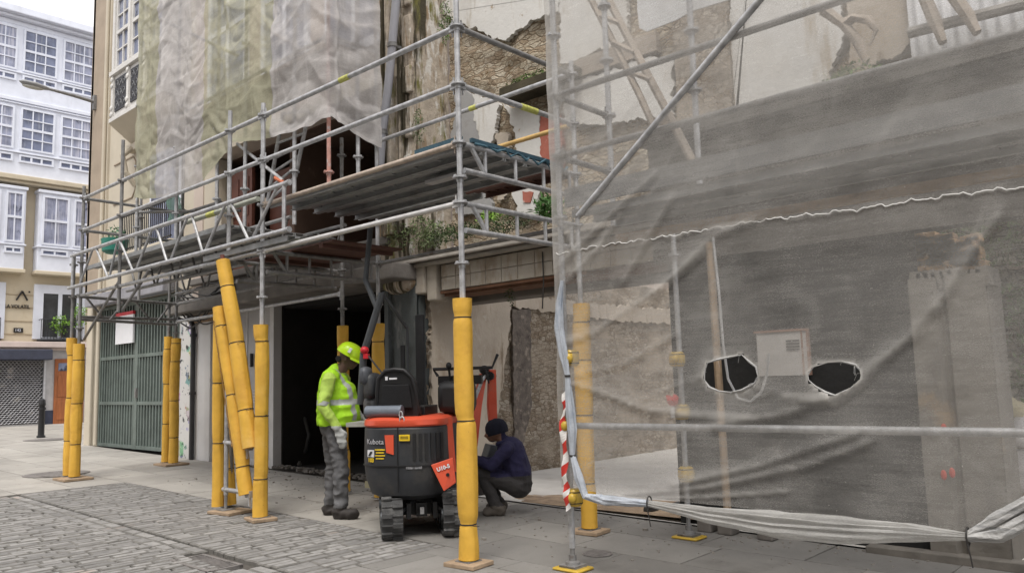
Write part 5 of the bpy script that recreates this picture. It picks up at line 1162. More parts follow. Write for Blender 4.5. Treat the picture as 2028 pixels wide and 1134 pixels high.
for sx in (-1, 1):
    x0, x1 = sx*.275-.095, sx*.275+.095
    so_, si = stadium(.42, .185, 12), [(y, z) for y, z in stadium(.42, .16, 12)]
    b = MB(); n = len(so_)
    vs = [(x0, y, z) for y, z in so_]+[(x1, y, z) for y, z in so_]+[(x0, y, z+.025) for y, z in si]+[(x1, y, z+.025) for y, z in si]
    fs = []
    for i in range(n):
        j = (i+1) % n; fs += [(i, j, n+j, n+i), (2*n+i, 3*n+i, 3*n+j, 2*n+j), (i, 2*n+i, 2*n+j, j), (n+i, n+j, 3*n+j, 3*n+i)]
    b.add(vs, fs)
    per = []
    for i in range(n): per.append((V((0, *so_[i])), V((0, *so_[(i+1) % n]))))
    tot = sum((q-p).length for p, q in per); m = 34; k = 0; acc = 0
    for i in range(m):
        s = tot*i/m; a = 0
        for p, q in per:
            l = (q-p).length
            if a+l >= s and l > 1e-6: c = p.lerp(q, (s-a)/l); tg = (q-p)/l; break
            a += l
        nn = V((0, tg.z, -tg.y)); rot = Matrix(((1, 0, 0), (0, tg.y, nn.y), (0, tg.z, nn.z)))
        off = .048 if i % 2 else -.048
        b.box(c+nn*.010+V((sx*.275+off, 0, 0)), (.092, .045, .034), rot); b.box(c+nn*.004+V((sx*.275, 0, 0)), (.185, .016, .02), rot)
    tr = ub(b).build('track', M_RUBB, ex, smooth=False, bevel=.006)
    b = MB(); b.bx(x0+.03, x1-.03, -.38, .38, .10, .26)
    for y in (-.42, .42): b.lathe((sx*.275, y, .185), [(.13, -.07), (.15, -.05), (.15, .05), (.13, .07)], 18, 'X'); b.lathe((sx*.275, y, .185), [(.05, -.1), (.05, .1)], 12, 'X')
    for y in (-.22, 0, .22): b.lathe((sx*.275, y, .08), [(.055, -.08), (.055, .08)], 12, 'X')
    ub(b).build('roller_frame', M_GREYM, tr)
b = MB(); b.bx(-.2, .2, -.25, .3, .17, .34); b.lathe((0, 0, .30), [(.24, 0), (.24, .09)], 24)
for sx in (-1, 1): b.path([(sx*.18, -.38, .22), (sx*.05, -.30, .34), (0, -.2, .36)], .028, 8); b.bx(sx*.12-.02, sx*.12+.02, -.42, -.25, .16, .30)
b.bx(-.05, .05, -.36, -.3, .17, .29)
ub(b).build('undercarriage', M_BLK, ex)
b = MB(); b.bx(-.25, .25, .58, .62, .06, .28); b.bx(-.05, .05, .3, .58, .15, .22); ub(b).build('dozer_blade', M_RED, ex, bevel=.01)
b = MB(); b.bx(-.018, .018, -.43, -.40, .20, .26); ub(b).build('tag_plate', mat('plate_white', (.5, .5, .5), .6), ex)
# house: rounded plan, tapering under
def plan(w, yf, yb, r, n=8, dx=0):
    pts = [(w+dx, yf)]
    for k in range(n+1): a = math.pi*.5*k/n; pts.append((w-r+r*math.cos(a)+dx, -(yb-r)-r*math.sin(a)))
    for k in range(n+1): a = math.pi*.5+math.pi*.5*k/n; pts.append((-(w-r)+r*math.cos(a)+dx, -(yb-r)-r*math.sin(a)))
    pts.append((-w+dx, yf)); return pts
def loft(b, secs):
    k = len(secs[0][0]); vs = [(x, y, z) for pl, z in secs for x, y in pl]; fs = []
    for s in range(len(secs)-1):
        for i in range(k): j = (i+1) % k; fs.append((s*k+i, s*k+j, (s+1)*k+j, (s+1)*k+i))
    fs.append(tuple(range(k-1, -1, -1))); fs.append(tuple((len(secs)-1)*k+i for i in range(k))); b.add(vs, fs)
b = MB(); loft(b, [(plan(0.293, .2, .46, .29), .335), (plan(0.354, .22, .56, .30), .385), (plan(0.387, .24, .60, .28), .53), (plan(0.397, .24, .615, .28), .70), (plan(0.392, .24, .605, .28), .98), (plan(0.383, .24, .59, .28), 1.0)])
hb = b.build('engine_house', M_CHAR, ex, angle=30)
b = MB(); b.path([(x*1.003, y*1.004, .655) for x, y in plan(0.397, .2, .613, .28)], .007, 5); b.path([(.02, -.617, .42), (.02, -.619, .7), (.02, -.608, 1.0)], .006, 5); b.build('panel_gap', M_BLK, hb)
b = MB(); loft(b, [(plan(0.389, .25, .60, .28), 1.0), (plan(0.397, .25, .61, .28), 1.015), (plan(0.392, .25, .605, .28), 1.06), (plan(0.350, .25, .55, .25), 1.085)])
b.prism([(.375, -.30, 1.06), (.405, -.22, 1.05), (.42, -.16, .55), (.392, -.27, .6)], (.012, .0, -.004))
b.build('red_cover', M_RED, ex, angle=45)
b = MB()
for k in range(6): x = .28-.0*k; a = R(-78+k*11); cx, cy = .117+.287*math.cos(a), -.325+.29*math.sin(a); b.box((cx, cy, .82), (.012, .03, .24), Matrix.Rotation(a, 3, 'Z'))
b.build('cooling_grille', M_BLK, hb)
# lettering and labels on the rear panel
def onrear(x): return V((x, -.6135 if abs(x) < .117 else -.335-.28*math.sin(math.acos(min(1, (abs(x)-.117)/.28))), 0))
LW = mat('decal_white', (.62, .62, .64), .4, 0, .03, 4)
def wrap(o, off=.004):      # lay flat lettering onto the curved rear panel
    for v in o.data.vertices: v.co.y = onrear(v.co.x).y - off - .4*(v.co.y+.62)*0 + (v.co.y+.62)
    return o
wrap(text('Kubota', .064, 'maker_lettering', mat('decal_grey', (.42, .42, .44), .4, 0, .05, 4), ex, (-.30, -.62, .85), (1, 0, 0), (0, 0, 1), .003))
b = MB(); b.prism([(-.085, -.624, .775), (-.015, -.624, .755), (-.015, -.624, .93), (-.10, -.624, .93)], (0, .012, 0)); b.build('red_decal', M_RED, ex, smooth=False)
b = MB(); b.box((.09, -.622, .905), (.10, .01, .055)); lab = b.build('warning_label', mat('label_yellow', (.70, .48, .02), .5), ex, smooth=False)
b = MB(); b.box((.09, -.628, .915), (.075, .004, .005)); b.box((.09, -.628, .90), (.075, .004, .005)); b.build('label_print', M_BLK, lab, smooth=False)
b = MB(); b.box((-.25, -.62, .765), (.08, .012, .062)); lab = wrap(b.build('emblem', LW, ex, smooth=False))
b = MB(); b.prism([(-.28, -.628, .745), (-.255, -.628, .745), (-.225, -.628, .785), (-.25, -.628, .785)], (0, .003, 0)); wrap(b.build('emblem_mark', M_BLK, lab, smooth=False), .006)
wrap(text('103', .048, 'fleet_number', mat('label_yellow', (.7, .48, .02)), ex, (-.285, -.62, .69), (1, 0, 0), (0, 0, 1), .003, bold=.002))
b = MB()
for k in range(4): b.box((-.15, -.62, .80-.026*k), (.10-.02*(k % 2), .008, .009))
wrap(b.build('label_text_lines', mat('label_yellow', (.7, .48, .02)), ex, smooth=False))
b = MB(); b.box((.17, -.62, .64), (.14, .006, .025)); wrap(b.build('badge', mat('badge_grey', (.20, .20, .21), .5, 0, .8, 40), ex, smooth=False))
# seat, canopy bar, consoles, tool roll
b = MB(); b.bx(-.27, .15, -.22, .18, 1.08, 1.17)
b.path([(-.25, -.38, 1.10), (-.255, -.41, 1.3), (-.235, -.42, 1.44), (-.16, -.43, 1.51), (-.07, -.43, 1.52), (.02, -.43, 1.51), (.095, -.42, 1.44), (.125, -.40, 1.3), (.15, -.37, 1.10)], .022, 8)
b.prism([(-.25, -.40, 1.08), (.15, -.40, 1.08), (.12, -.42, 1.40), (.06, -.43, 1.49), (-.07, -.43, 1.52), (-.19, -.43, 1.49), (-.245, -.42, 1.40)], (0, .09, 0))
st2 = b.build('seat', M_BLK, ex, bevel=.015)
b = MB(); b.prism([(-.20, -.44, 1.16), (.10, -.44, 1.16), (.075, -.45, 1.38), (-.19, -.45, 1.38)], (0, .03, 0)); b.build('seat_pocket', mat('black_cloth', (.009, .009, .01), .9), st2, smooth=False, bevel=.01)
b = MB(); b.box((-.14, -.458, 1.44), (.024, .006, .034)); b.box((-.075, -.458, 1.437), (.075, .006, .016)); b.build('seat_mark', LW, st2, smooth=False)
b = MB(); b.path([(-.33, -.47, 1.14), (.03, -.54, 1.14)], .052, 18); b.lathe((.03, -.54, 1.14), [(.054, -.01), (.054, .012)], 16, 'X'); b.build('muffler_cover', mat('slate_grey_tube', (.15, .17, .20), .5, .2, .15, 5), ex)
b = MB(); b.path([(.06+.022*math.cos(a), -.60, 1.06+.032*math.sin(a)) for a in [k*math.pi/6 for k in range(13)]], .007, 6); b.path([(.05+.015*math.cos(a), -.60, 1.11+.03*math.sin(a)) for a in [k*math.pi/6 for k in range(13)]], .006, 6); b.build('lifting_shackle', STEEL, ex)
b = MB(); b.bx(.24, .56, -.16, .22, 1.09, 1.40); b.build('right_console', M_BLK, ex, bevel=.07)
b = MB(); b.bx(-.44, -.28, -.36, -.10, 1.05, 1.28); b.bx(-.42, -.29, -.40, -.14, 1.25, 1.5); b.build('left_console', M_CHAR, ex, bevel=.06)
b = MB(); b.bx(-.45, -.34, -.42, -.26, 1.38, 1.56); b.build('bar_hinge', mat('hinge_grey', (.07, .075, .085), .5, .2), ex, bevel=.05)
b = MB(); b.bx(.15, .60, .2, .26, 1.36, 1.45); b.path([(.15, .2, 1.45), (.1, .2, 1.52), (.7, .26, 1.52), (.75, .3, 1.65)], .016, 8)
for x in (.28, .45): b.path([(x, .2, 1.4), (x, .16, 1.52)], .012, 6); b.ell((x, .155, 1.55), .03, .03, .035, 10, 8)
b.build('control_levers', M_BLK, ex)
wl = lambda p: Matrix.Rotation(-ETH, 3, 'Z') @ (V(p)-V((EX, EY, gz(EX))))
rb = MB(); 
q0, q1, q2 = onY(714, 800, .45), onY(720, 700, .45), onY(757, 580, .55)
rb.path([wl(p) for p in (q0, q1, q2)], .036, 10); q3 = onY(716, 455, .6)
rb.path([wl(p) for p in (onY(748, 612, .55), onY(724, 555, .6), onY(735, 440, .7))], .03, 10); rb.path([wl(q2), wl(onY(806, 650, .9)), wl(onY(808, 830, .9))], .02, 8)
rb = rb.build('roll_bar', mat('bar_dark_grey', (.06, .065, .07), .5, .2, .15, 5), ex)
b = MB(); c = wl(onY(722, 693, .44)); b.ell(c, .045, .045, .04, 12, 8); b.box(c+V((.02, 0, -.06)), (.05, .05, .05)); b.build('red_pin', mat('pin_red', (.55, .02, .03), .4), rb)
b = MB(); b.path([wl(onY(730, 705, .43)), wl(onY(770, 755, .43))], .009, 6); b.build('lanyard', STRAP, rb)
b = MB(); b.bx(-.62, -.30, -.30, .1, .99, 1.03); b.build('foot_plate', mat('pale_plate', (.34, .34, .30), .5, .2), ex, smooth=False)
gp = MB(); P = [wl(p) for p in (onY(853, 920, .42), onY(897, 905, .56), onY(903, 955, .58), onY(879, 972, .48))]
nrm = (P[1]-P[0]).cross(P[3]-P[0]).normalized()
if nrm.y > 0: nrm = -nrm
gp.prism(P, -nrm*.03); gp = gp.build('side_flap', M_RED, ex, smooth=False, bevel=.006)
rt_ = (P[1]-P[0]).normalized(); up_ = nrm.cross(rt_); up_ = up_ if up_.z > 0 else -up_
text('U10-5', .048, 'flap_lettering', LW, ex, P[0]+rt_*.04-up_*.075+nrm*.006, rt_, up_, .003, bold=.002)
b = MB(); b.lathe(P[0]+rt_*.12-up_*.13+nrm*.004, [(.016, -.004), (.016, .004)], 12, 'Y'); b.build('flap_hole', M_BLK, gp)
# boom, dipper, bucket
W2 = lambda x, y, z: wl((x, y, z))
def arm(name, pts, w, hts, m=M_RED):
    b = MB(); pts = [wl(p) for p in pts]; side = Matrix.Rotation(-ETH, 3, 'Z') @ V((.86, -.5, 0)).normalized()
    secs = []
    for i, p in enumerate(pts):
        t_ = (pts[min(i+1, len(pts)-1)]-pts[max(i-1, 0)]).normalized(); nrm_ = t_.cross(side).normalized()
        secs.append([p+side*w+nrm_*hts[i], p-side*w+nrm_*hts[i], p-side*w-nrm_*hts[i], p+side*w-nrm_*hts[i]])
    vs = [q for s in secs for q in s]; fs = [(0, 1, 2, 3), tuple(4*(len(secs)-1)+k for k in (3, 2, 1, 0))]
    for i in range(len(secs)-1):
        for k in range(4): fs.append((4*i+k, 4*i+(k+1) % 4, 4*i+4+(k+1) % 4, 4*i+4+k))
    b.add(vs, fs); return b.build(name, m, ex, smooth=False, bevel=.008)
J = onY(972, 744, 2.0)
arm('boom', [(-1.80, 1.42, .5), onY(936, 880, 1.62), onY(945, 800, 1.8), J+V((-.07, -.05, .02))], .03, [.06, .055, .05, .04])
arm('dipper', [J+V((.02, 0, .07)), onY(974, 800, 2.02), onY(978, 870, 2.04)], .035, [.04, .052, .04])
arm('bucket', [onY(978, 880, 2.04), onY(972, 930, 1.98), onY(955, 960, 1.95)], .12, [.07, .12, .10], M_GREYM)
arm('dipper_ram', [onY(936, 800, 1.66), onY(955, 752, 1.88), J+V((0, .02, .09))], .018, [.02, .018, .014], STEEL)
b = MB(); b.lathe(wl(J), [(.05, -.07), (.05, .07)], 14, 'Y'); b.ell(wl(J+V((-.04, -.06, .07))), .06, .05, .05, 12, 8)
for k in range(5): b.path([wl(J+V((-.08+.02*k, -.07, -.1+.03*k))), wl(J+V((-.03+.01*k, -.09, .07))), wl(J+V((.04, -.07, .04-.03*k)))], .010, 6)
b.build('hose_bundle', M_BLK, ex)
b = MB(); b.lathe((.12, .62, .3), [(.09, 0), (.09, .35)], 14); b.bx(.02, .22, .3, .66, .36, .6); b.build('swing_bracket', M_BLK, ex)

# ------------------------------------------------------------------ people
def organic(name, caps, mats, pick, parent, frame, voxel=.011, it=4, noise=0.0, noise_f=7.0, floor=None):
    """one continuous skin over tapered limbs. caps: (p, q, r1, r2[, flat]) in (forward, left, up)"""
    O, Fd, Lf = frame; b = MB()
    cv = lambda p: O+Fd*p[0]+Lf*p[1]+V((0, 0, p[2]))
    for c in caps:
        p, q, r1, r2 = c[:4]; fl = c[4] if len(c) > 4 else (1, 1); P, Q = cv(p), cv(q); L = (Q-P).length
        d = (Q-P)/L if L > 1e-6 else V((0, 0, 1)); pts, rad = [], []
        for k in range(6, 0, -1): a = k*math.pi/12; pts.append(P-d*r1*math.sin(a)); rad.append(max(.001, r1*math.cos(a)))
        n = max(2, int(L/.03))
        for k in range(n+1): pts.append(P.lerp(Q, k/n)); rad.append(r1+(r2-r1)*k/n)
        for k in range(1, 7): a = k*math.pi/12; pts.append(Q+d*r2*math.sin(a)); rad.append(max(.001, r2*math.cos(a)))
        # flat: scale forward / left about the axis
        i0 = len(b.v); b.path(pts, rad, 14)
        if fl != (1, 1):
            for i in range(i0, len(b.v)):
                v = b.v[i]; t_ = (v-P).dot(d); ax = P+d*t_; w = v-ax
                b.v[i] = ax+Fd*w.dot(Fd)*fl[0]+Lf*w.dot(Lf)*fl[1]+V((0, 0, w.z))
    o = b.build('tmp', mats[0], None, smooth=False, origin=O)
    m = o.modifiers.new('r', 'REMESH'); m.mode = 'VOXEL'; m.voxel_size = voxel
    s = o.modifiers.new('s', 'SMOOTH'); s.iterations = it; s.factor = .5
    me = bpy.data.meshes.new_from_object(o.evaluated_get(bpy.context.evaluated_depsgraph_get()))
    bpy.data.objects.remove(o)
    if floor is not None:
        for v in me.vertices: v.co.z = max(v.co.z, floor+.012*NZ.noise(V((v.co.x*9, v.co.y*9, 0))))
    me.name = name; me.materials.clear()
    for q in mats: me.materials.append(q)
    def loc(v): w = V(v); return (w.dot(Fd), w.dot(Lf), w.z)
    if noise:
        nrm = [v.normal.copy() for v in me.vertices]
        for v, n_ in zip(me.vertices, nrm):
            f_, l_, z_ = loc(v.co); a = noise(f_, l_, z_) if callable(noise) else noise
            v.co += n_*a*(1-2*abs(NZ.noise(V((f_*noise_f, l_*noise_f, z_*noise_f*1.5)))))
    for p in me.polygons: p.material_index = pick(*loc(p.center)); p.use_smooth = True
    o = bpy.data.objects.new(name, me); COL.objects.link(o); o.parent = parent; o.location = O-ORG[parent]; ORG[o] = ORG[parent]
    return o
SKIN = mat('dark_skin', (.10, .058, .042), .55, 0, .15, 20, .05, 80)
SKIN2 = mat('mid_skin', (.22, .12, .08), .55, 0, .15, 20, .05, 80)
HIV = mat('lime_vest_cloth', (.36, .66, .02), .75, 0, .12, 9, .3, 30)
HIVS = mat('lime_sleeve_cloth', (.40, .56, .10), .8, 0, .15, 12, .3, 30)
REFL = mat('reflective_strip', (.42, .44, .42), .45, .2, .1, 10)
TRS = mat('grey_work_trousers', (.125, .125, .13), .9, 0, .25, 9, .4, 35, [((.19, .185, .18), 5, .58, .15)])
BOOT = mat('dark_boots', (.035, .03, .028), .7, 0, .3, 14, .2, 40)
GLOVE = mat('grey_glove', (.42, .43, .42), .85, 0, .15, 20, .2, 50)
DARK = mat('dark_hair', (.012, .011, .011), .9)
EYE = mat('eye_white', (.6, .58, .55), .3)
def hand(base, d, n, side, s=1.0, curl=.5):
    """palm, four bent fingers and a thumb. d: pointing direction, n: palm normal, side: towards the thumb"""
    base, d, n, side = V(base), V(d).normalized(), V(n).normalized(), V(side).normalized(); c = []
    pw = .030*s
    for k in (-1, -.33, .33, 1): c.append((base+side*k*pw*.6, base+d*.085*s+side*k*pw, .015*s, .013*s))
    for k, L in ((1, .068), (.33, .077), (-.33, .072), (-1, .055)):
        p = base+d*.088*s+side*k*pw; a = d
        for j, fr in enumerate((.45, .32, .23)):
            ang = curl*(j+1)*.6; a = (d*math.cos(ang)+n*math.sin(ang)).normalized(); q = p+a*L*s*fr*1.05
            c.append((tuple(p), tuple(q), .0088*s, .0078*s)); p = q
    p = base+d*.02*s+side*pw; q = p+(d*.6+side*.7+n*.3).normalized()*.04*s; r_ = q+(d*.9+side*.1+n*.4).normalized()*.032*s
    c += [(tuple(p), tuple(q), .012*s, .010*s), (tuple(q), tuple(r_), .010*s, .0085*s)]
    return [(tuple(a), tuple(q), r1, r2) for a, q, r1, r2 in c]
# --- standing worker
O = V((-2.58, .62, gz(-2.58))); Fd = V((.80, .60, 0)); Lf = V((-.60, .80, 0)); fr = (O, Fd, Lf)
t = thing('person', 'person in lime vest, helmet and grey trousers standing looking down at the excavator', 'person', O)

def lean(p, L=.045):
    f, l, z = p
    if z < 1.0: return (f, l, z)
    u = (z-1.0)/.7; return (f+L*u*u, l, z-.045*u*u)
caps = [
 ((-.12, .10, .93), (-.10, .12, .50), .098, .070), ((-.10, .12, .50), (-.13, .12, .12), .072, .058),
 ((.00, -.09, .93), (.06, -.11, .50), .102, .074), ((.06, -.11, .50), (.06, -.11, .12), .076, .060),
 ((-.14, .12, .055), (-.02, .13, .045), .052, .045), ((-.17, .12, .05), (-.14, .12, .10), .05, .055),
 ((.05, -.11, .055), (.20, -.13, .045), .054, .046), ((.02, -.11, .05), (.05, -.11, .10), .052, .057),
 ((-.06, 0, .95), (-.05, 0, 1.12), .135, .145, (1, 1.18)), ((-.05, 0, 1.12), (-.06, 0, 1.40), .15, .145, (1, 1.25)), ((.03, 0, 1.10), (.02, 0, 1.26), .13, .12),
 ((-.06, .14, 1.47), (-.06, -.14, 1.47), .075, .075), ((-.04, 0, 1.48), (.04, 0, 1.63), .066, .060),
 ((.07, 0, 1.70), (.07, 0, 1.73), .098, .098, (1.04, .82)), ((.10, 0, 1.63), (.115, 0, 1.66), .062, .07, (1, .85)), ((.165, 0, 1.665), (.185, 0, 1.655), .013, .016), ((.145, 0, 1.615), (.155, 0, 1.615), .02, .02), ((.07, -.083, 1.67), (.07, -.083, 1.70), .014, .016), ((.07, .083, 1.67), (.07, .083, 1.70), .014, .016),
 ((-.07, -.20, 1.46), (-.10, -.255, 1.18), .068, .054), ((-.10, -.255, 1.18), (.055, -.25, .95), .052, .040),
 ((-.05, .20, 1.46), (-.02, .26, 1.18), .066, .054), ((-.02, .26, 1.18), (.16, .22, 1.02), .052, .040)]
caps = caps[:-4]+[((-.03, -.20, 1.44), (-.075, -.262, 1.16), .070, .056), ((-.075, -.262, 1.16), (.065, -.25, .94), .054, .040), ((-.0, .20, 1.44), (.02, .26, 1.17), .066, .054), ((.02, .26, 1.17), (.18, .22, 1.01), .052, .040)]
caps = [(lean(c[0]), lean(c[1]))+tuple(c[2:]) if k < len(caps)-4 else c for k, c in enumerate(caps)]
caps += hand((.08, -.25, .905), (.35, .0, -.93), (-.6, .5, -.2), (.75, 0, .35), 1.12, .35)
caps += hand((.19, .21, 1.0), (.9, -.1, -.3), (0, -.4, -.9), (.2, -.8, .3), 1.1, .5)
def pk(f, l, z):
    if z < .115+.0*f: return 2
    if z < .965 and not ((l < -.205 and z > .72) or (f > .12 and l > .12)): return 1
    if (l < -.205 and .72 < z < .955 and f > .0) or (f > .15 and l > .1 and z < 1.2 and z > .9): return 3
    if z > 1.50 and (z > 1.545 or f > .02): return 4
    return 0
def foldn(f, l, z): return .017 if z < .5 else .012 if z < .9 else .010 if z < 1.45 else 0
organic('body', caps, [HIVS, TRS, BOOT, GLOVE, SKIN], pk, t, fr, .0095, 4, foldn, 9)
caps = [((-.05, 0, .88), (-.05, 0, 1.12), .172, .170, (1.02, 1.16)), ((.04, 0, .90), (.08, 0, 1.06), .150, .150, (1, 1.1)), ((-.05, 0, 1.12), (-.06, 0, 1.38), .172, .160, (1.0, 1.22)), ((.085, 0, 1.04), (.05, 0, 1.30), .15, .13, (1, 1.15)), ((-.06, .13, 1.47), (-.06, -.13, 1.47), .092, .092), ((-.08, 0, 1.5), (-.06, 0, 1.55), .09, .075)]
caps = [(lean(c[0]), lean(c[1]))+tuple(c[2:]) for c in caps]
def pv(f, l, z):
    if 1.165 < z < 1.225: return 1
    if f > -.0 and .075 < abs(l) < .12 and z > 1.0: return 1
    return 0
organic('safety_vest', caps, [HIV, REFL], pv, t, fr, .0095, 3, .011, 7, .955)
def sl(f, l, z): return 0 
b = MB(); cv = lambda p: O+Fd*p[0]+Lf*p[1]+V((0, 0, p[2]))
b.path([cv((-.068, -.252, 1.205)), cv((-.074, -.261, 1.160))], [.0635, .062], 16, cap=False); b.build('sleeve_strip', REFL, t)
tilt = Matrix((Fd, Lf, V((0, 0, 1)))).transposed() @ Matrix.Rotation(R(30), 3, 'Y')
hb_ = MB(); c = cv(lean((.075, 0, 1.745))); prof = [(.134, -.012), (.136, .0), (.132, .03), (.118, .07), (.092, .103), (.055, .122), (.015, .128)]
hb_.lathe((0, 0, 0), prof, 28); hb_.v = [V((v.x*1.08, v.y*.92, v.z)) for v in hb_.v]; hb_.v = [c+tilt @ v for v in hb_.v]
hat = hb_.build('hard_hat', mat('lime_helmet', (.52, .80, .02), .3, 0, .03, 4, 0), t, angle=60)
b = MB(); pts = []
for k in range(13): a = R(-70+k*140/12); pts.append(V((.146*math.cos(a)*1.0, .124*math.sin(a), -.008)))
o_ = [V((p.x+.052*max(0, math.cos(math.atan2(p.y, p.x)))**1.2, p.y*1.05, p.z-.018)) for p in pts]; n = len(pts)
b.add(pts+o_+[p+V((0, 0, .007)) for p in pts]+[p+V((0, 0, .005)) for p in o_], [(i, i+1, n+i+1, n+i) for i in range(n-1)]+[(2*n+i, 3*n+i, 3*n+i+1, 2*n+i+1) for i in range(n-1)]+[(n+i, n+i+1, 3*n+i+1, 3*n+i) for i in range(n-1)])
b.v = [c+tilt @ v for v in b.v]; b.build('brim', mat('lime_helmet', (.5, .8, .02)), hat)
b = MB(); b.box(c+tilt @ V((.02, -.128, .055)), (.03, .006, .055), tilt @ Matrix.Rotation(R(-20), 3, 'X')); b.build('helmet_sticker', LW, hat, smooth=False)
b = MB(); b.path([cv(lean((-.02, -.08, 1.70))), cv(lean((-.035, 0, 1.69))), cv(lean((-.02, .08, 1.70)))], [.03, .035, .03], 8); b.build('hair', DARK, t)
b = MB()
for s in (-1, 1): b.ell(cv(lean((.158, s*.034, 1.69))), .010, .010, .007, 8, 6)
b.build('eye', EYE, t)
# --- crouching worker, facing the excavator
O = V((-1.33, 1.78, gz(-1.33))); Fd = V((-.82, -.57, 0)); Lf = V((.57, -.82, 0)); fr = (O, Fd, Lf)
t = thing('person', 'person in navy top and dark hat crouching beside the excavator, arms reaching forward', 'person', O)
NAVY = mat('navy_top', (.022, .020, .060), .9, 0, .2, 9, .4, 35, [((.035, .034, .075), 5, .6, .15)]); DTR = mat('charcoal_trousers', (.050, .047, .047), .9, 0, .2, 9, .4, 35); SHOE = mat('brown_shoes', (.11, .095, .08), .8, 0, .2, 12, .2, 40)
caps = [
 ((-.17, .09, .30), (.17, .13, .44), .105, .078), ((.17, .13, .44), (.04, .12, .11), .074, .055),
 ((-.17, -.09, .30), (.18, -.14, .46), .105, .078), ((.18, -.14, .46), (.06, -.13, .11), .074, .055),
 ((-.0, .12, .05), (.13, .13, .042), .050, .042), ((-.02, .12, .06), (.02, .12, .10), .05, .055),
 ((.02, -.13, .05), (.15, -.14, .042), .050, .042), ((.0, -.13, .06), (.04, -.13, .10), .05, .055),
 ((-.20, 0, .30), (-.19, 0, .42), .135, .140, (1, 1.15)), ((-.19, 0, .42), (-.12, 0, .66), .145, .140, (1, 1.22)), ((-.11, .13, .68), (-.11, -.13, .68), .078, .078), ((-.10, 0, .72), (.00, 0, .80), .062, .058),
 ((.03, 0, .855), (.03, 0, .875), .098, .098, (1.04, .84)), ((.075, 0, .80), (.085, 0, .82), .06, .066, (1, .85)), ((.135, 0, .815), (.150, 0, .808), .012, .015), ((.03, .083, .83), (.03, .083, .85), .014, .016), ((.03, -.083, .83), (.03, -.083, .85), .014, .016),
 ((-.10, .19, .67), (.06, .235, .52), .066, .054), ((.06, .235, .52), (.30, .16, .60), .052, .038),
 ((-.09, -.19, .67), (.08, -.24, .50), .066, .054), ((.08, -.24, .50), (.30, -.14, .55), .052, .038)]
caps += hand((.335, .15, .605), (.95, -.2, .1), (.1, -.9, -.3), (.1, .2, .95), 1.05, .7)
caps += hand((.335, -.13, .555), (.95, .2, .1), (.1, .9, -.3), (.1, -.2, .95), 1.05, .7)
def pk2(f, l, z):
    if z < .105 and f > -.1: return 2
    if f > .305 and z > .5: return 3
    if z > .755 and f > -.03: return 3
    if z < .40 and f > -.36: return 1
    if f > .07 and z < .53 and abs(l) < .215: return 1
    return 0
organic('body', caps, [NAVY, DTR, SHOE, SKIN2], pk2, t, fr, .0095, 4, lambda f, l, z: .010 if z < .74 else 0, 8)
cv = lambda p: O+Fd*p[0]+Lf*p[1]+V((0, 0, p[2]))
b = MB(); tl = Matrix((Fd, Lf, V((0, 0, 1)))).transposed() @ Matrix.Rotation(R(14), 3, 'Y'); c = cv((.025, 0, .875))
b.lathe((0, 0, 0), [(.108, -.05), (.115, -.02), (.115, .015), (.108, .05), (.088, .085), (.05, .108), (.012, .115)], 24); b.v = [V((v.x*1.06, v.y*.93, v.z)) for v in b.v]; b.v = [v+v.normalized()*.006*fbm(v.x*18, v.y*18, v.z*18) for v in b.v]; b.v = [c+tl @ v for v in b.v]
b.build('knit_hat', mat('navy_knit', (.010, .011, .022), .95, 0, .2, 30, .4, 90), t)
b = MB()
for s in (-1, 1): b.ell(cv((.125, s*.034, .84)), .010, .010, .007, 8, 6)
b.build('eye', EYE, t)
b = MB(); b.path([cv((-.08, .08, .75)), cv((-.11, 0, .755)), cv((-.08, -.08, .75)), cv((-.0, -.085, .73)), cv((.02, 0, .72)), cv((-.0, .085, .73)), cv((-.08, .08, .75))], .024, 8); b.build('collar', NAVY, t)
t = thing('tool_bucket', 'dark rubber bucket standing between the crouching person and the front post', 'bucket', gnd(950, 985))
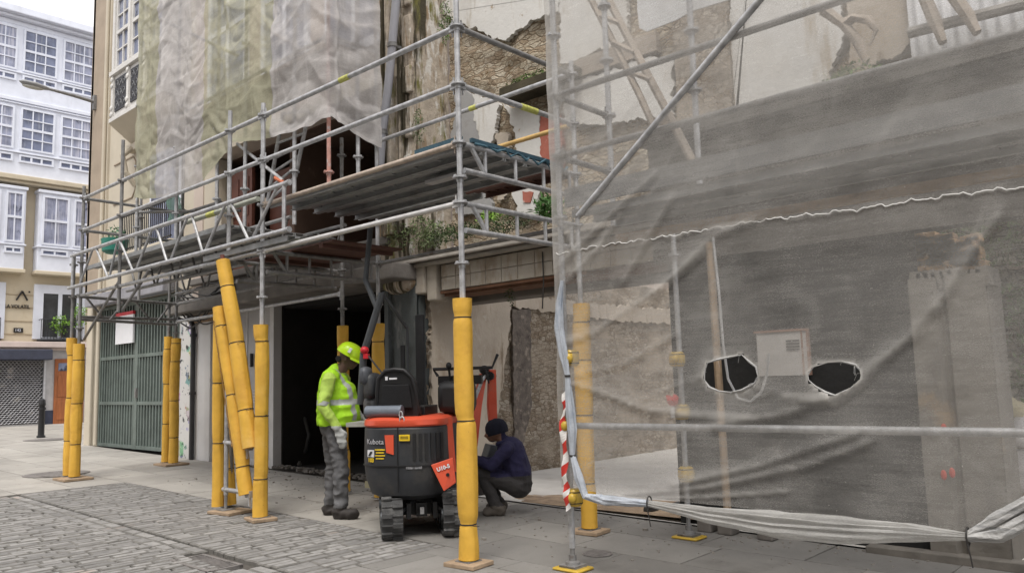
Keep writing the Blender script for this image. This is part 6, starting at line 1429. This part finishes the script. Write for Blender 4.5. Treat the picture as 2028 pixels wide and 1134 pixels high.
c = gnd(945, 980); b = MB(); b.lathe(c, [(.11, 0), (.15, .28), (.155, .285), (.14, .285), (.13, .26), (.11, .06)], 20); b.build('shell', mat('dark_rubber', (.03, .024, .022), .7), t)
b = MB(); b.path([c+V((.15*math.cos(a), .05, .28+.10*math.sin(a))) for a in [k*math.pi/8 for k in range(9)]], .008, 6); b.build('handle', STEEL_D, t)
# garage hose and clutter
t = thing('rubber_hose', 'thick dark hose looping down inside the dark garage opening', 'hose', (-5.9, 3.0, .1))
b = MB(); b.path([onY(x, y, 3.2) for x, y in ((582, 790), (604, 830), (612, 860), (606, 890), (592, 908), (575, 916), (560, 918))], .03, 10); b.build('hose', mat('hose_grey', (.05, .05, .05), .6), t)
b = MB(); c = onY(590, 918, 3.1); b.lathe(c-V((0, 0, .05)), [(.05, 0), (.07, .05), (.05, .1)], 12); b.build('nozzle', STEEL_D, t)
t = thing('timber_sill', 'pale timber batten lying on the ground behind the excavator', 'timber', (-3.6, 2.2, .05))
b = MB(); b.bx(-4.1, -2.9, 2.1, 2.2, gz(-3.5), gz(-3.5)+.09); b.build('beam', mat('pale_timber', (.42, .38, .24), .8, 0, .15, 6, .2, 30), t, smooth=False, bevel=.008)
t = thing('rubble_strip', 'strip of dark debris along the garage threshold', 'rubble', (-5.9, 2.7, .1))
b = MB()
for k in range(160):
    x = random.uniform(-7.1, -4.1); s = random.uniform(.015, .06); b.box((x, 2.66+random.uniform(-.12, .12), gz(x)+s*.3), (s*1.6, s, s*.7), Matrix.Rotation(random.uniform(0, 3), 3, 'Z'))
b.build('stones', M_DARKC, t, smooth=False)['kind'] = 'stuff'
b = MB()                                             # grit swept off the works
for k in range(520):
    x = random.uniform(-7, 3); y = 2.35-abs(random.gauss(0, .9))
    if y < -2 or (x < -.66 and y < .3 and random.random() < .7): continue
    s = random.uniform(.004, .016)*(1 if random.random() < .93 else 2); b.box((x, y, gz(x)+s*.3), (s*1.4, s, s*.7), Matrix.Rotation(random.uniform(0, 3), 3, 'Z'))
b.build('grit', mat('grit_grey', (.24, .22, .195), .95, 0, .3, 9), smooth=False)['kind'] = 'stuff'
bpy.context.view_layer.update()
